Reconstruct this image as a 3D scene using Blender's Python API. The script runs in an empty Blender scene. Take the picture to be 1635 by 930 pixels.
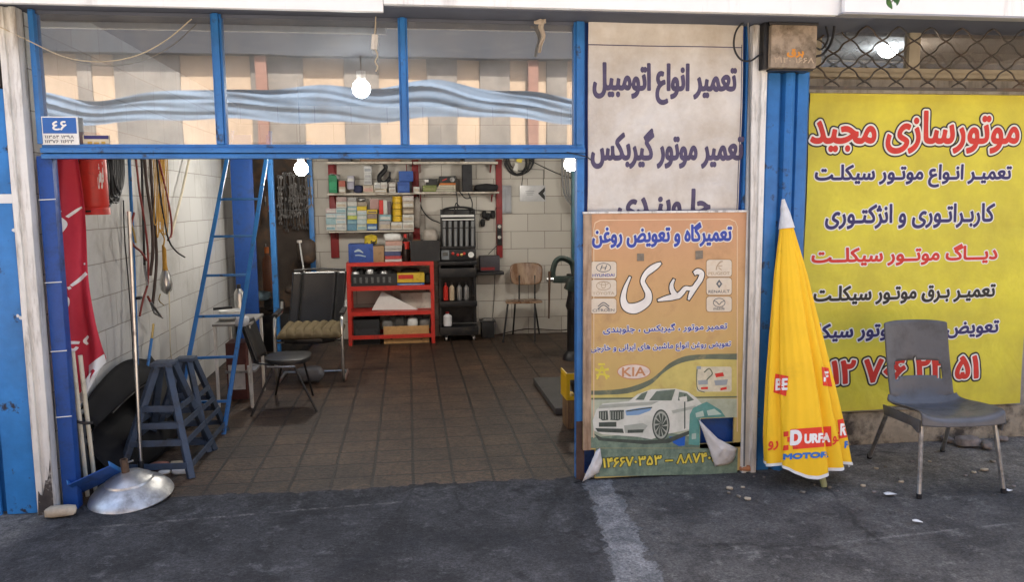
import bpy, bmesh, math, random
import numpy as np
from mathutils import Vector, Matrix, Euler
from mathutils.bvhtree import BVHTree
random.seed(7)
C = bpy.context
col = C.scene.collection
R_ = math.radians

# ------------------------------------------------------------------ camera (solved from the photo's vertical posts and ground lines)
F, YAW, PIT, ROL = 1234.6, 0.13241, 0.11541, -0.00837
CAM = Vector((0, -4.616, 1.75))
_f = Vector((math.sin(YAW)*math.cos(PIT), math.cos(YAW)*math.cos(PIT), -math.sin(PIT)))
_r0 = Vector((math.cos(YAW), -math.sin(YAW), 0)); _u0 = _r0.cross(_f)
_r = _r0*math.cos(ROL) + _u0*math.sin(ROL); _u = _u0*math.cos(ROL) - _r0*math.sin(ROL)
cam = bpy.data.objects.new('camera', bpy.data.cameras.new('camera')); col.objects.link(cam)
cam.matrix_world = Matrix(((_r.x, _u.x, -_f.x, CAM.x), (_r.y, _u.y, -_f.y, CAM.y), (_r.z, _u.z, -_f.z, CAM.z), (0, 0, 0, 1)))
cam.data.sensor_width = 36; cam.data.lens = F/1635*36
cam.data.clip_start = .05; cam.data.clip_end = 500
C.scene.camera = cam

# ------------------------------------------------------------------ world, sun, exposure
SUN_EL, SUN_AZ = R_(57), R_(12)          # sun stands behind the shop; the shopfront is in open shade
w = bpy.data.worlds.new('World'); C.scene.world = w; w.use_nodes = True
nt = w.node_tree; nt.nodes.clear()
sky = nt.nodes.new('ShaderNodeTexSky'); sky.sky_type = 'NISHITA'; sky.sun_disc = False
sky.sun_elevation = SUN_EL; sky.sun_rotation = SUN_AZ; sky.dust_density = 6.0; sky.air_density = 1.0; sky.ozone_density = .4
bg = nt.nodes.new('ShaderNodeBackground'); bg.inputs['Strength'].default_value = 0.12
wo = nt.nodes.new('ShaderNodeOutputWorld')
nt.links.new(sky.outputs[0], bg.inputs['Color']); nt.links.new(bg.outputs[0], wo.inputs['Surface'])
sl = bpy.data.lights.new('sun', 'SUN'); sl.energy = 5.0; sl.angle = R_(.5); sl.color = (1, .94, .85)
so = bpy.data.objects.new('sun', sl); col.objects.link(so)
sdir = Vector((math.sin(SUN_AZ)*math.cos(SUN_EL), math.cos(SUN_AZ)*math.cos(SUN_EL), math.sin(SUN_EL)))
so.rotation_euler = sdir.to_track_quat('Z', 'Y').to_euler(); so.location = (0, 20, 30)
vs = C.scene.view_settings
vs.view_transform = 'Standard'; vs.look = 'None'; vs.gamma = 1; vs.use_curve_mapping = False; vs.exposure = 2.42

# ------------------------------------------------------------------ measuring helpers: photo pixel -> point in the place
def ray(px, py): return _f + _r*((px-817.5)/F) - _u*((py-465)/F)
def P(px, py, Y=0.0):
    d = ray(px, py); return CAM + d*((Y-CAM.y)/d.y)
def G(px, py, z=0.0):
    d = ray(px, py); return CAM + d*((z-CAM.z)/d.z)
def W(px, py, X):
    d = ray(px, py); return CAM + d*((X-CAM.x)/d.x)
V = Vector

# ------------------------------------------------------------------ materials
MATS = {}
def mat(name, c=(.5, .5, .5), rough=.6, metal=0., var=.15, scale=6., dirt=None, damt=.35, dscale=2.5, dsoft=.12,
        bump=0., bscale=60., bdist=.01, spec=.4, streak=False, rnd=0., trans=0.):
    if name in MATS: return MATS[name]
    m = bpy.data.materials.new(name); m.use_nodes = True; MATS[name] = m
    n = m.node_tree.nodes; l = m.node_tree.links
    b = n['Principled BSDF']
    b.inputs['Roughness'].default_value = rough; b.inputs['Metallic'].default_value = metal
    b.inputs['Specular IOR Level'].default_value = spec
    tc = n.new('ShaderNodeTexCoord')
    mp = n.new('ShaderNodeMapping'); l.new(tc.outputs['Object'], mp.inputs[0])
    if rnd:
        oi = n.new('ShaderNodeObjectInfo'); ml = n.new('ShaderNodeMath'); ml.operation = 'MULTIPLY'; ml.inputs[1].default_value = 37
        l.new(oi.outputs['Random'], ml.inputs[0]); l.new(ml.outputs[0], mp.inputs['Location'])
    ns = n.new('ShaderNodeTexNoise'); ns.inputs['Scale'].default_value = scale; ns.inputs['Detail'].default_value = 6; ns.inputs['Roughness'].default_value = .62
    l.new(mp.outputs[0], ns.inputs['Vector'])
    mr = n.new('ShaderNodeMapRange'); mr.inputs[1].default_value = .3; mr.inputs[2].default_value = .7
    mr.inputs[3].default_value = 1-var; mr.inputs[4].default_value = 1+var*.6; mr.clamp = True
    l.new(ns.outputs['Fac'], mr.inputs[0])
    hs = n.new('ShaderNodeHueSaturation'); hs.inputs['Color'].default_value = (*c, 1)
    l.new(mr.outputs[0], hs.inputs['Value'])
    out = hs.outputs[0]
    if dirt:
        m2 = n.new('ShaderNodeMapping'); l.new(mp.outputs[0], m2.inputs[0])
        if streak: m2.inputs['Scale'].default_value = (3, 3, .35)
        n2 = n.new('ShaderNodeTexNoise'); n2.inputs['Scale'].default_value = dscale; n2.inputs['Detail'].default_value = 9; n2.inputs['Roughness'].default_value = .68
        l.new(m2.outputs[0], n2.inputs['Vector'])
        r2 = n.new('ShaderNodeMapRange'); r2.inputs[1].default_value = 1-damt-dsoft; r2.inputs[2].default_value = 1-damt+dsoft; r2.clamp = True
        l.new(n2.outputs['Fac'], r2.inputs[0])
        mx = n.new('ShaderNodeMix'); mx.data_type = 'RGBA'
        l.new(r2.outputs[0], mx.inputs[0]); l.new(out, mx.inputs[6]); mx.inputs[7].default_value = (*dirt, 1)
        out = mx.outputs[2]
        rr = n.new('ShaderNodeMapRange'); rr.inputs[3].default_value = rough; rr.inputs[4].default_value = min(1, rough+.3)
        l.new(r2.outputs[0], rr.inputs[0]); l.new(rr.outputs[0], b.inputs['Roughness'])
    l.new(out, b.inputs['Base Color'])
    if bump:
        n3 = n.new('ShaderNodeTexNoise'); n3.inputs['Scale'].default_value = bscale; n3.inputs['Detail'].default_value = 5
        l.new(mp.outputs[0], n3.inputs['Vector'])
        bp = n.new('ShaderNodeBump'); bp.inputs['Strength'].default_value = bump; bp.inputs['Distance'].default_value = bdist; n3.inputs['Distortion'].default_value = .6 if bdist > .01 else 0
        l.new(n3.outputs['Fac'], bp.inputs['Height']); l.new(bp.outputs[0], b.inputs['Normal'])
    return m

def block_mat(name, c, mortar, axis, bw, bh, ms=.004, offset=.5, bump=.4, var=.12, dirt=(.2, .16, .12), damt=.36, rough=.45, dscale=1.4, grain=0., gscale=60):
    m = bpy.data.materials.new(name); m.use_nodes = True; MATS[name] = m
    n = m.node_tree.nodes; l = m.node_tree.links; b = n['Principled BSDF']
    tc = n.new('ShaderNodeTexCoord'); sp = n.new('ShaderNodeSeparateXYZ'); cb = n.new('ShaderNodeCombineXYZ')
    l.new(tc.outputs['Object'], sp.inputs[0]); l.new(sp.outputs[axis[0]], cb.inputs[0]); l.new(sp.outputs[axis[1]], cb.inputs[1])
    br = n.new('ShaderNodeTexBrick'); br.offset = offset; br.inputs['Scale'].default_value = 1
    br.inputs['Brick Width'].default_value = bw; br.inputs['Row Height'].default_value = bh
    br.inputs['Mortar Size'].default_value = ms; br.inputs['Mortar Smooth'].default_value = .3
    br.inputs['Color1'].default_value = (*c, 1); br.inputs['Color2'].default_value = (*[x*(1-var) for x in c], 1); br.inputs['Mortar'].default_value = (*mortar, 1)
    nd = n.new('ShaderNodeTexNoise'); nd.inputs['Scale'].default_value = 3; nd.inputs['Detail'].default_value = 3
    l.new(tc.outputs['Object'], nd.inputs['Vector'])
    va = n.new('ShaderNodeMixRGB'); va.inputs[0].default_value = .012; l.new(cb.outputs[0], va.inputs[1]); l.new(nd.outputs['Color'], va.inputs[2])
    l.new(va.outputs[0], br.inputs['Vector'])
    n2 = n.new('ShaderNodeTexNoise'); n2.inputs['Scale'].default_value = dscale; n2.inputs['Detail'].default_value = 10; n2.inputs['Roughness'].default_value = .7
    l.new(tc.outputs['Object'], n2.inputs['Vector'])
    r2 = n.new('ShaderNodeMapRange'); r2.inputs[1].default_value = 1-damt-.14; r2.inputs[2].default_value = 1-damt+.16; r2.inputs[4].default_value = .85; r2.clamp = True
    l.new(n2.outputs['Fac'], r2.inputs[0])
    mx = n.new('ShaderNodeMix'); mx.data_type = 'RGBA'; l.new(r2.outputs[0], mx.inputs[0]); l.new(br.outputs['Color'], mx.inputs[6]); mx.inputs[7].default_value = (*dirt, 1)
    out = mx.outputs[2]
    hgt = br.outputs['Fac']
    n4 = n.new('ShaderNodeTexNoise'); n4.inputs['Scale'].default_value = gscale; n4.inputs['Detail'].default_value = 6; n4.inputs['Roughness'].default_value = .75
    l.new(tc.outputs['Object'], n4.inputs['Vector'])
    if grain:
        mr = n.new('ShaderNodeMapRange'); mr.inputs[1].default_value = .35; mr.inputs[2].default_value = .65; mr.inputs[3].default_value = 1-grain; mr.inputs[4].default_value = 1+grain; mr.clamp = True
        l.new(n4.outputs['Fac'], mr.inputs[0]); hs = n.new('ShaderNodeHueSaturation'); l.new(mr.outputs[0], hs.inputs['Value']); l.new(out, hs.inputs['Color']); out = hs.outputs[0]
    l.new(out, b.inputs['Base Color'])
    rr = n.new('ShaderNodeMapRange'); rr.inputs[3].default_value = rough; rr.inputs[4].default_value = min(1, rough+.35); l.new(n2.outputs['Fac'], rr.inputs[0]); l.new(rr.outputs[0], b.inputs['Roughness'])
    ad = n.new('ShaderNodeMath'); ad.operation = 'MULTIPLY_ADD'; ad.inputs[1].default_value = -1.0; l.new(hgt, ad.inputs[0])
    g2 = n.new('ShaderNodeMath'); g2.operation = 'MULTIPLY'; g2.inputs[1].default_value = .25+grain*2; l.new(n4.outputs['Fac'], g2.inputs[0]); l.new(g2.outputs[0], ad.inputs[2])
    bp = n.new('ShaderNodeBump'); bp.inputs['Strength'].default_value = bump; bp.inputs['Distance'].default_value = .006
    l.new(ad.outputs[0], bp.inputs['Height']); l.new(bp.outputs[0], b.inputs['Normal'])
    return m

def emit_mat(name, c, s):
    m = bpy.data.materials.new(name); m.use_nodes = True; MATS[name] = m
    n = m.node_tree.nodes; b = n['Principled BSDF']
    b.inputs['Base Color'].default_value = (.9, .9, .9, 1)
    b.inputs['Emission Color'].default_value = (*c, 1); b.inputs['Emission Strength'].default_value = s
    return m

def glass_mat(name, refl, dust, tint=(.86, .9, .92), dustc=(.45, .43, .4)):
    m = bpy.data.materials.new(name); m.use_nodes = True; MATS[name] = m
    n = m.node_tree.nodes; l = m.node_tree.links; n.clear()
    o = n.new('ShaderNodeOutputMaterial'); t = n.new('ShaderNodeBsdfTransparent'); t.inputs[0].default_value = (*tint, 1)
    g = n.new('ShaderNodeBsdfGlossy'); g.inputs['Roughness'].default_value = .012; g.inputs[0].default_value = (.95, .97, 1, 1)
    d = n.new('ShaderNodeBsdfDiffuse'); d.inputs[0].default_value = (*dustc, 1)
    tc = n.new('ShaderNodeTexCoord'); mp = n.new('ShaderNodeMapping'); mp.inputs['Scale'].default_value = (1.5, 1, .5); l.new(tc.outputs['Object'], mp.inputs[0])
    ns = n.new('ShaderNodeTexNoise'); ns.inputs['Scale'].default_value = 4; ns.inputs['Detail'].default_value = 9; ns.inputs['Roughness'].default_value = .7; l.new(mp.outputs[0], ns.inputs['Vector'])
    mr = n.new('ShaderNodeMapRange'); mr.inputs[1].default_value = .35; mr.inputs[2].default_value = .75; mr.inputs[3].default_value = dust*.5; mr.inputs[4].default_value = dust*1.7; l.new(ns.outputs['Fac'], mr.inputs[0])
    # slight waviness of old float glass
    n2 = n.new('ShaderNodeTexNoise'); n2.inputs['Scale'].default_value = 2.2; n2.inputs['Detail'].default_value = 1; l.new(tc.outputs['Object'], n2.inputs['Vector'])
    bp = n.new('ShaderNodeBump'); bp.inputs['Strength'].default_value = .018; bp.inputs['Distance'].default_value = .02; l.new(n2.outputs['Fac'], bp.inputs['Height']); l.new(bp.outputs[0], g.inputs['Normal'])
    m1 = n.new('ShaderNodeMixShader'); m1.inputs[0].default_value = refl; l.new(t.outputs[0], m1.inputs[1]); l.new(g.outputs[0], m1.inputs[2])
    m2 = n.new('ShaderNodeMixShader'); l.new(mr.outputs[0], m2.inputs[0]); l.new(m1.outputs[0], m2.inputs[1]); l.new(d.outputs[0], m2.inputs[2])
    l.new(m2.outputs[0], o.inputs[0])
    return m

# ------------------------------------------------------------------ mesh helpers
def smooth(pts, n=6):
    pts = [V(p) for p in pts]
    if len(pts) < 3: return pts
    e = [pts[0]*2-pts[1]] + pts + [pts[-1]*2-pts[-2]]; out = []
    for i in range(1, len(e)-2):
        a, b, c, d = e[i-1], e[i], e[i+1], e[i+2]
        for k in range(n):
            t = k/n
            out.append(.5*((2*b)+(c-a)*t+(2*a-5*b+4*c-d)*t*t+(3*b-a-3*c+d)*t**3))
    out.append(pts[-1]); return out

BASE = {}
class MB:
    def __init__(s): s.v = []; s.f = []; s.m = []
    def add(s, vs, fs, m=0):
        k = len(s.v); s.v += [V(v) for v in vs]; s.f += [tuple(i+k for i in f) for f in fs]; s.m += [m]*len(fs); return s
    def box(s, lo, hi, m=0):
        x0, y0, z0 = [min(a, b) for a, b in zip(lo, hi)]; x1, y1, z1 = [max(a, b) for a, b in zip(lo, hi)]
        return s.add([(x0,y0,z0),(x1,y0,z0),(x1,y1,z0),(x0,y1,z0),(x0,y0,z1),(x1,y0,z1),(x1,y1,z1),(x0,y1,z1)],
                     [(0,3,2,1),(4,5,6,7),(0,1,5,4),(1,2,6,5),(2,3,7,6),(3,0,4,7)], m)
    def obox(s, c, sz, rot=(0, 0, 0), m=0):
        M = rot if isinstance(rot, Matrix) else Euler(rot).to_matrix(); c = V(c); h = [x/2 for x in sz]
        vs = [c + M @ V((a*h[0], b*h[1], d*h[2])) for d in (-1, 1) for a, b in ((-1,-1),(1,-1),(1,1),(-1,1))]
        return s.add(vs, [(0,3,2,1),(4,5,6,7),(0,1,5,4),(1,2,6,5),(2,3,7,6),(3,0,4,7)], m)
    def bar(s, a, b, w, h=None, up=(0, 0, 1), m=0):
        a = V(a); b = V(b); h = h or w; d = (b-a).normalized(); up = V(up)
        if abs(d.dot(up)) > .95: up = V((0, 1, 0))
        x = d.cross(up).normalized(); y = x.cross(d)
        vs = [p + x*i*w/2 + y*j*h/2 for p in (a, b) for i, j in ((-1,-1),(1,-1),(1,1),(-1,1))]
        return s.add(vs, [(0,1,2,3),(7,6,5,4),(0,4,5,1),(1,5,6,2),(2,6,7,3),(3,7,4,0)], m)
    def tube(s, pts, r, n=8, m=0, cap=True, flat=1.):
        pts = [V(p) for p in pts]; N = len(pts); rs = r if isinstance(r, (list, tuple)) else [r]*N
        t0 = (pts[1]-pts[0]).normalized(); x = t0.orthogonal().normalized(); vs = []
        for i, p in enumerate(pts):
            t = (pts[min(i+1, N-1)]-pts[max(i-1, 0)])
            t = t.normalized() if t.length > 1e-9 else t0
            x = (x - t*x.dot(t)); x = x.normalized() if x.length > 1e-6 else t.orthogonal().normalized(); y = t.cross(x)
            vs += [p + x*math.cos(2*math.pi*k/n)*rs[i] + y*math.sin(2*math.pi*k/n)*rs[i]*flat for k in range(n)]
        fs = [(i*n+k, i*n+(k+1) % n, (i+1)*n+(k+1) % n, (i+1)*n+k) for i in range(N-1) for k in range(n)]
        if cap: fs += [tuple(reversed(range(n))), tuple(range((N-1)*n, N*n))]
        return s.add(vs, fs, m)
    def lathe(s, prof, c=(0, 0, 0), n=24, M=None, m=0, cap=True):
        c = V(c); M = M or Matrix.Identity(3); vs = []
        for r, z in prof: vs += [c + M @ V((r*math.cos(2*math.pi*k/n), r*math.sin(2*math.pi*k/n), z)) for k in range(n)]
        N = len(prof)
        fs = [(i*n+k, i*n+(k+1) % n, (i+1)*n+(k+1) % n, (i+1)*n+k) for i in range(N-1) for k in range(n)]
        if cap: fs += [tuple(reversed(range(n))), tuple(range((N-1)*n, N*n))]
        return s.add(vs, fs, m)
    def prism(s, pts, vec, m=0):
        pts = [V(p) for p in pts]; vec = V(vec); n = len(pts)
        return s.add(pts+[p+vec for p in pts], [tuple(range(n)), tuple(reversed(range(n, 2*n)))] + [(i, i+n, (i+1) % n+n, (i+1) % n) for i in range(n)], m)
    def poly(s, pts, m=0): return s.add(pts, [tuple(range(len(pts)))], m)
    def grid(s, fn, nu, nv, closed=False, skip=None, m=0):
        vs = [fn(i/nu, j/nv) for j in range(nv+1) for i in range(nu if closed else nu+1)]
        w_ = nu if closed else nu+1
        fs = [(j*w_+i, j*w_+(i+1) % w_, (j+1)*w_+(i+1) % w_, (j+1)*w_+i) for j in range(nv) for i in range(nu) if not (skip and skip((i+.5)/nu, (j+.5)/nv))]
        return s.add(vs, fs, m)
    def build(s, name, mats, parent=None, bevel=0., ang=35, label=None, cat=None, group=None, kind=None, base=None, solid=0., local=False, sub=0):
        me = bpy.data.meshes.new(name)
        if parent is not None: b = V((0, 0, 0)) if local else BASE[parent]
        elif base is not None: b = V(base)
        elif kind == 'structure': b = V((0, 0, 0))
        else:
            xs = [v.x for v in s.v]; ys = [v.y for v in s.v]
            b = V(((min(xs)+max(xs))/2, (min(ys)+max(ys))/2, min(v.z for v in s.v)))
        me.from_pydata([v-b for v in s.v], [], s.f)
        for mm in (mats if isinstance(mats, (list, tuple)) else [mats]): me.materials.append(mm)
        me.polygons.foreach_set('material_index', s.m)
        bm = bmesh.new(); bm.from_mesh(me)
        bmesh.ops.recalc_face_normals(bm, faces=bm.faces)
        if bevel:
            ed = [e for e in bm.edges if len(e.link_faces) == 2 and e.calc_face_angle(0) > R_(40)]
            bmesh.ops.bevel(bm, geom=ed, offset=bevel, segments=2, profile=.6, affect='EDGES', clamp_overlap=True)
        bm.to_mesh(me); bm.free()
        for p in me.polygons: p.use_smooth = True
        me.set_sharp_from_angle(angle=R_(ang))
        o = bpy.data.objects.new(name, me); col.objects.link(o)
        if parent is not None: o.parent = parent; BASE[o] = BASE[parent]
        else: o.location = b; BASE[o] = b
        if solid:
            md = o.modifiers.new('solid', 'SOLIDIFY'); md.thickness = solid; md.offset = 0
        if sub:
            md = o.modifiers.new('sub', 'SUBSURF'); md.levels = md.render_levels = sub
        tag(o, label, cat, group, kind)
        return o
def tag(o, label=None, cat=None, group=None, kind=None):
    if label: o['label'] = label
    if cat: o['category'] = cat
    if group: o['group'] = group
    if kind: o['kind'] = kind
    return o
def thing(name, label, cat, loc=(0, 0, 0), group=None, rz=0.):
    o = bpy.data.objects.new(name, None); col.objects.link(o); o.location = loc; o.rotation_euler.z = rz; o.empty_display_size = .1
    BASE[o] = V(loc); return tag(o, label, cat, group)
def dup(root, loc, rot=None, label=None, scale=None):
    def cp(o, par):
        c = o.copy(); col.objects.link(c)
        if par: c.parent = par
        for ch in o.children: cp(ch, c)
        return c
    r = cp(root, None); r.location = loc
    if rot is not None: r.rotation_euler = rot
    if scale: r.scale = scale
    if label: r['label'] = label
    BASE[r] = V(loc); return r
def chaikin(pts, it=2):
    for _ in range(it):
        q = []
        for i in range(len(pts)):
            a, b = V(pts[i]), V(pts[(i+1) % len(pts)]); q += [a*.75+b*.25, a*.25+b*.75]
        pts = q
    return pts

# ------------------------------------------------------------------ lettering: Persian letters take their joined forms
_FB = {'ا': (0xFE8D, 2), 'آ': (0xFE81, 2), 'ب': (0xFE8F, 4), 'پ': (0xFB56, 4), 'ت': (0xFE95, 4), 'ج': (0xFE9D, 4), 'ح': (0xFEA1, 4), 'خ': (0xFEA5, 4), 'د': (0xFEA9, 2),
       'ر': (0xFEAD, 2), 'ز': (0xFEAF, 2), 'ژ': (0xFB8A, 2), 'س': (0xFEB1, 4), 'ش': (0xFEB5, 4), 'ض': (0xFEBD, 4), 'ع': (0xFEC9, 4), 'غ': (0xFECD, 4), 'ف': (0xFED1, 4),
       'ق': (0xFED5, 4), 'ک': (0xFB8E, 4), 'گ': (0xFB92, 4), 'ل': (0xFEDD, 4), 'م': (0xFEE1, 4), 'ن': (0xFEE5, 4), 'ه': (0xFEE9, 4), 'و': (0xFEED, 2), 'ی': (0xFBFC, 4)}
def persian(s):
    o = []
    for i, ch in enumerate(s):
        if ch not in _FB: o.append(ch); continue
        cp, n = _FB[ch]; p = s[i-1] if i else ' '; q = s[i+1] if i+1 < len(s) else ' '
        jp = p == 'ـ' or (p in _FB and _FB[p][1] == 4); jn = n == 4 and (q == 'ـ' or q in _FB)
        o.append(chr(cp + (3 if jp and jn else 2 if jn else 1 if jp else 0)))
    s = ''.join(reversed(o)); out = ''; run = ''
    for ch in s:                                   # digit runs keep their own order
        if ch in '۰۱۲۳۴۵۶۷۸۹٤0123456789': run = ch+run
        else: out += run+ch; run = ''
    return out+run
def text_mesh(s, rtl=True):
    c = bpy.data.curves.new('lettering', 'FONT'); c.body = persian(s) if rtl else s; c.resolution_u = 4; c.fill_mode = 'NONE'
    o = bpy.data.objects.new('lettering', c); col.objects.link(o); C.view_layer.update()
    me = bpy.data.meshes.new_from_object(o.evaluated_get(C.evaluated_depsgraph_get()))
    bpy.data.objects.remove(o); bpy.data.curves.remove(c)
    vs = np.array([v.co[:2] for v in me.vertices])           # outlines only; neighbours in index order follow the outline's direction
    ed = np.array([(min(e.vertices), max(e.vertices)) if abs(e.vertices[0]-e.vertices[1]) == 1 else (max(e.vertices), min(e.vertices)) for e in me.edges])
    bpy.data.meshes.remove(me)
    return vs, ed
def text_field(s, x0, x1, z0, z1, r, rmax, cell, rtl=True, shear=0.):
    """signed distance of the lettering (metres), fitted into the box with stroke growth r"""
    vs, ed = text_mesh(s, rtl)
    if shear: vs[:, 0] += shear*vs[:, 1]
    mn, mx = vs.min(0), vs.max(0)
    q = np.empty_like(vs); q[:, 0] = (x0+r)+(vs[:, 0]-mn[0])/(mx[0]-mn[0])*(x1-x0-2*r); q[:, 1] = (z0+r)+(vs[:, 1]-mn[1])/(mx[1]-mn[1])*(z1-z0-2*r)
    ox, oz = x0-rmax-2*cell, z0-rmax-2*cell
    nx, nz = int((x1-x0+2*rmax)/cell)+5, int((z1-z0+2*rmax)/cell)+5
    gx = ox+np.arange(nx)*cell; gz = oz+np.arange(nz)*cell
    D = np.full((nz, nx), 9.); wn = np.zeros((nz, nx), int); lim = rmax+2.5*cell
    for a, b in ed:
        A, B = q[a], q[b]; d = B-A; L = d@d
        i0, i1 = max(0, int((min(A[0], B[0])-lim-ox)/cell)), min(nx, int((max(A[0], B[0])+lim-ox)/cell)+2)
        j0, j1 = max(0, int((min(A[1], B[1])-lim-oz)/cell)), min(nz, int((max(A[1], B[1])+lim-oz)/cell)+2)
        X, Z = gx[None, i0:i1]-A[0], gz[j0:j1, None]-A[1]
        t = np.clip((X*d[0]+Z*d[1])/L, 0, 1) if L > 0 else 0
        np.minimum(D[j0:j1, i0:i1], np.hypot(X-t*d[0], Z-t*d[1]), out=D[j0:j1, i0:i1])
        if A[1] != B[1]:
            lo, hi, sg = (A, B, 1) if B[1] > A[1] else (B, A, -1)
            for j in np.nonzero((gz >= lo[1]) & (gz < hi[1]))[0]:
                xc = lo[0]+(gz[j]-lo[1])/(hi[1]-lo[1])*(hi[0]-lo[0]); wn[j, gx > xc] += sg
    return np.where(wn != 0, -D, D), gx, gz
def field_mesh(S, gx, gz, r, run=10):
    """polygons of the region where S < r (marching squares, interior cells merged in short runs)"""
    S = S-r; vid = {}; vs = []; fs = []
    def vert(key, x, z):
        if key not in vid: vid[key] = len(vs); vs.append((x, z))
        return vid[key]
    ins = S < 0; full = ins[:-1, :-1] & ins[1:, :-1] & ins[:-1, 1:] & ins[1:, 1:]; anyi = ins[:-1, :-1] | ins[1:, :-1] | ins[:-1, 1:] | ins[1:, 1:]
    for j, i in zip(*np.nonzero(anyi & ~full)):
        cs = [(j, i), (j, i+1), (j+1, i+1), (j+1, i)]; poly = []
        for k in range(4):
            a, b = cs[k], cs[(k+1) % 4]
            if ins[a]: poly.append(vert(a, gx[a[1]], gz[a[0]]))
            if ins[a] != ins[b]:
                t = S[a]/(S[a]-S[b]); kk = (min(a, b), max(a, b))
                poly.append(vert(kk, gx[a[1]]+(gx[b[1]]-gx[a[1]])*t, gz[a[0]]+(gz[b[0]]-gz[a[0]])*t))
        poly = [p for n_, p in enumerate(poly) if p != poly[n_-1]]
        if len(poly) > 2: fs.append(tuple(poly))
    for j in range(full.shape[0]):
        i = 0; row = full[j]
        while i < len(row):
            if not row[i]: i += 1; continue
            k = i
            while k < len(row) and row[k] and k-i < run: k += 1
            fs.append((vert((j, i), gx[i], gz[j]), vert((j, k), gx[k], gz[j]), vert((j+1, k), gx[k], gz[j+1]), vert((j+1, i), gx[i], gz[j+1]))); i = k
    return vs, fs
PX = .00374                                          # metres to one photo pixel at the shopfront
def lettering(s, box, Y, m, parent, bold=1., halos=(), rtl=True, fn=None, name='lettering', lift=.0012, surf=None, shear=0., cell=.5, pxm=PX):
    """writes s into the photo box (x0,y0,x1,y1) of the upright plane Y; bold and halos = [(width, material)] in photo pixels"""
    a = P(box[0], box[3], Y); b = P(box[2], box[1], Y); rm = (bold+(max(h for h, _ in halos) if halos else 0))*pxm
    S, gx, gz = text_field(s, a.x, b.x, a.z, b.z, bold*pxm, rm, cell*pxm, rtl, shear)
    layers = sorted(halos, key=lambda h: -h[0]) + [(0, m)]
    for k, (ex, mm) in enumerate(layers):
        vs, fs = field_mesh(S, gx, gz, (bold+ex)*pxm); out = []
        for x, z in vs:
            if surf: out.append(surf(x, z, lift*(k+1)))
            else: out.append((x, Y - lift*(k+1) + (fn(x, z) if fn else 0), z))
        mb = MB()
        if surf:
            fs = [f for f in fs if all(out[i] is not None for i in f)]; use = sorted({i for f in fs for i in f}); mp = {i: n_ for n_, i in enumerate(use)}
            out = [out[i] for i in use]; fs = [tuple(mp[i] for i in f) for f in fs]
        if fs: mb.add(out, fs).build(name if k == len(layers)-1 else 'letter_outline', mm, parent)

# ================================================================== PALETTE
BLUE = mat('blue_paint', (.028, .16, .43), .42, var=.3, scale=5, dirt=(.035, .045, .07), damt=.37, dscale=10, dsoft=.05, bump=.12, bscale=25)
BLUE_CHIP = mat('chipped_blue_paint', (.03, .2, .52), .45, var=.3, scale=4, dirt=(.03, .03, .04), damt=.37, dscale=9, dsoft=.03, bump=.25, bscale=18)
BLUE_DARK = mat('dark_blue_paint', (.012, .07, .3), .45, var=.3, scale=6, dirt=(.02, .03, .06), damt=.4, dscale=6)
WHITE_P = mat('worn_white_paint', (.7, .68, .63), .5, var=.16, scale=5, dirt=(.2, .165, .13), damt=.39, dscale=6, dsoft=.1, streak=True, bump=.1, bscale=30)
FASCIA = mat('white_fascia_paint', (.8, .8, .79), .4, var=.06, scale=3, dirt=(.45, .43, .4), damt=.32, dscale=2, streak=True)
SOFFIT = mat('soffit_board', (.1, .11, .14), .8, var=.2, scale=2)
BLACK = mat('black_plastic', (.018, .018, .02), .5, var=.3, scale=9, dirt=(.07, .06, .05), damt=.36, dscale=4)
BLACK_M = mat('black_steel', (.02, .02, .022), .38, .3, var=.3, scale=9, dirt=(.08, .065, .05), damt=.34, dscale=6)
RUBBER = mat('black_rubber', (.014, .014, .015), .65, var=.3, scale=7, dirt=(.06, .055, .05), damt=.4, dscale=3, bump=.2, bscale=30)
CHROME = mat('dull_chrome', (.55, .55, .54), .28, 1., var=.15, scale=10, dirt=(.15, .12, .1), damt=.34, dscale=9)
STEEL = mat('worn_steel', (.4, .4, .4), .42, .9, var=.25, scale=7, dirt=(.1, .08, .06), damt=.4, dscale=5, bump=.1, bscale=40)
ALU = mat('scuffed_aluminium', (.6, .6, .59), .36, .85, var=.2, scale=6, dirt=(.2, .19, .18), damt=.42, dscale=4, bump=.25, bscale=14)
RED_P = mat('red_paint', (.55, .03, .02), .42, var=.2, scale=8, dirt=(.12, .03, .025), damt=.36, dscale=8)
RED_D = mat('dark_red_paint', (.26, .02, .022), .5, var=.2, scale=8, dirt=(.08, .03, .03), damt=.36, dscale=8)
CREAM = mat('cream_plastic', (.68, .62, .48), .5, var=.12, scale=7, dirt=(.3, .25, .18), damt=.36, dscale=5)
GREYBLUE = mat('grey_blue_steel_paint', (.055, .08, .125), .5, .1, var=.3, scale=7, dirt=(.04, .04, .042), damt=.42, dscale=7, bump=.15, bscale=30)
CARD = mat('brown_cardboard', (.38, .23, .12), .8, var=.2, scale=6, dirt=(.2, .13, .08), damt=.35)
WOOD = mat('pale_wood', (.52, .3, .12), .65, var=.25, scale=9, dirt=(.22, .12, .06), damt=.36, dscale=8)
PAPER = mat('white_paper', (.72, .72, .7), .7, var=.1, scale=8, dirt=(.45, .4, .33), damt=.34)
BRASS = mat('brass', (.5, .36, .14), .35, .9)
NAVY_INK = mat('navy_ink', (.035, .03, .13), .6, var=.25, scale=12)
PURPLE_INK = mat('faded_purple_ink', (.075, .06, .12), .65, var=.3, scale=14)
BLUE_INK = mat('blue_ink', (.03, .06, .33), .55, var=.2, scale=12)
RED_INK = mat('red_ink', (.6, .035, .025), .55, var=.15, scale=10)
BLACK_INK = mat('black_ink', (.02, .02, .018), .55, var=.2, scale=10)
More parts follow.
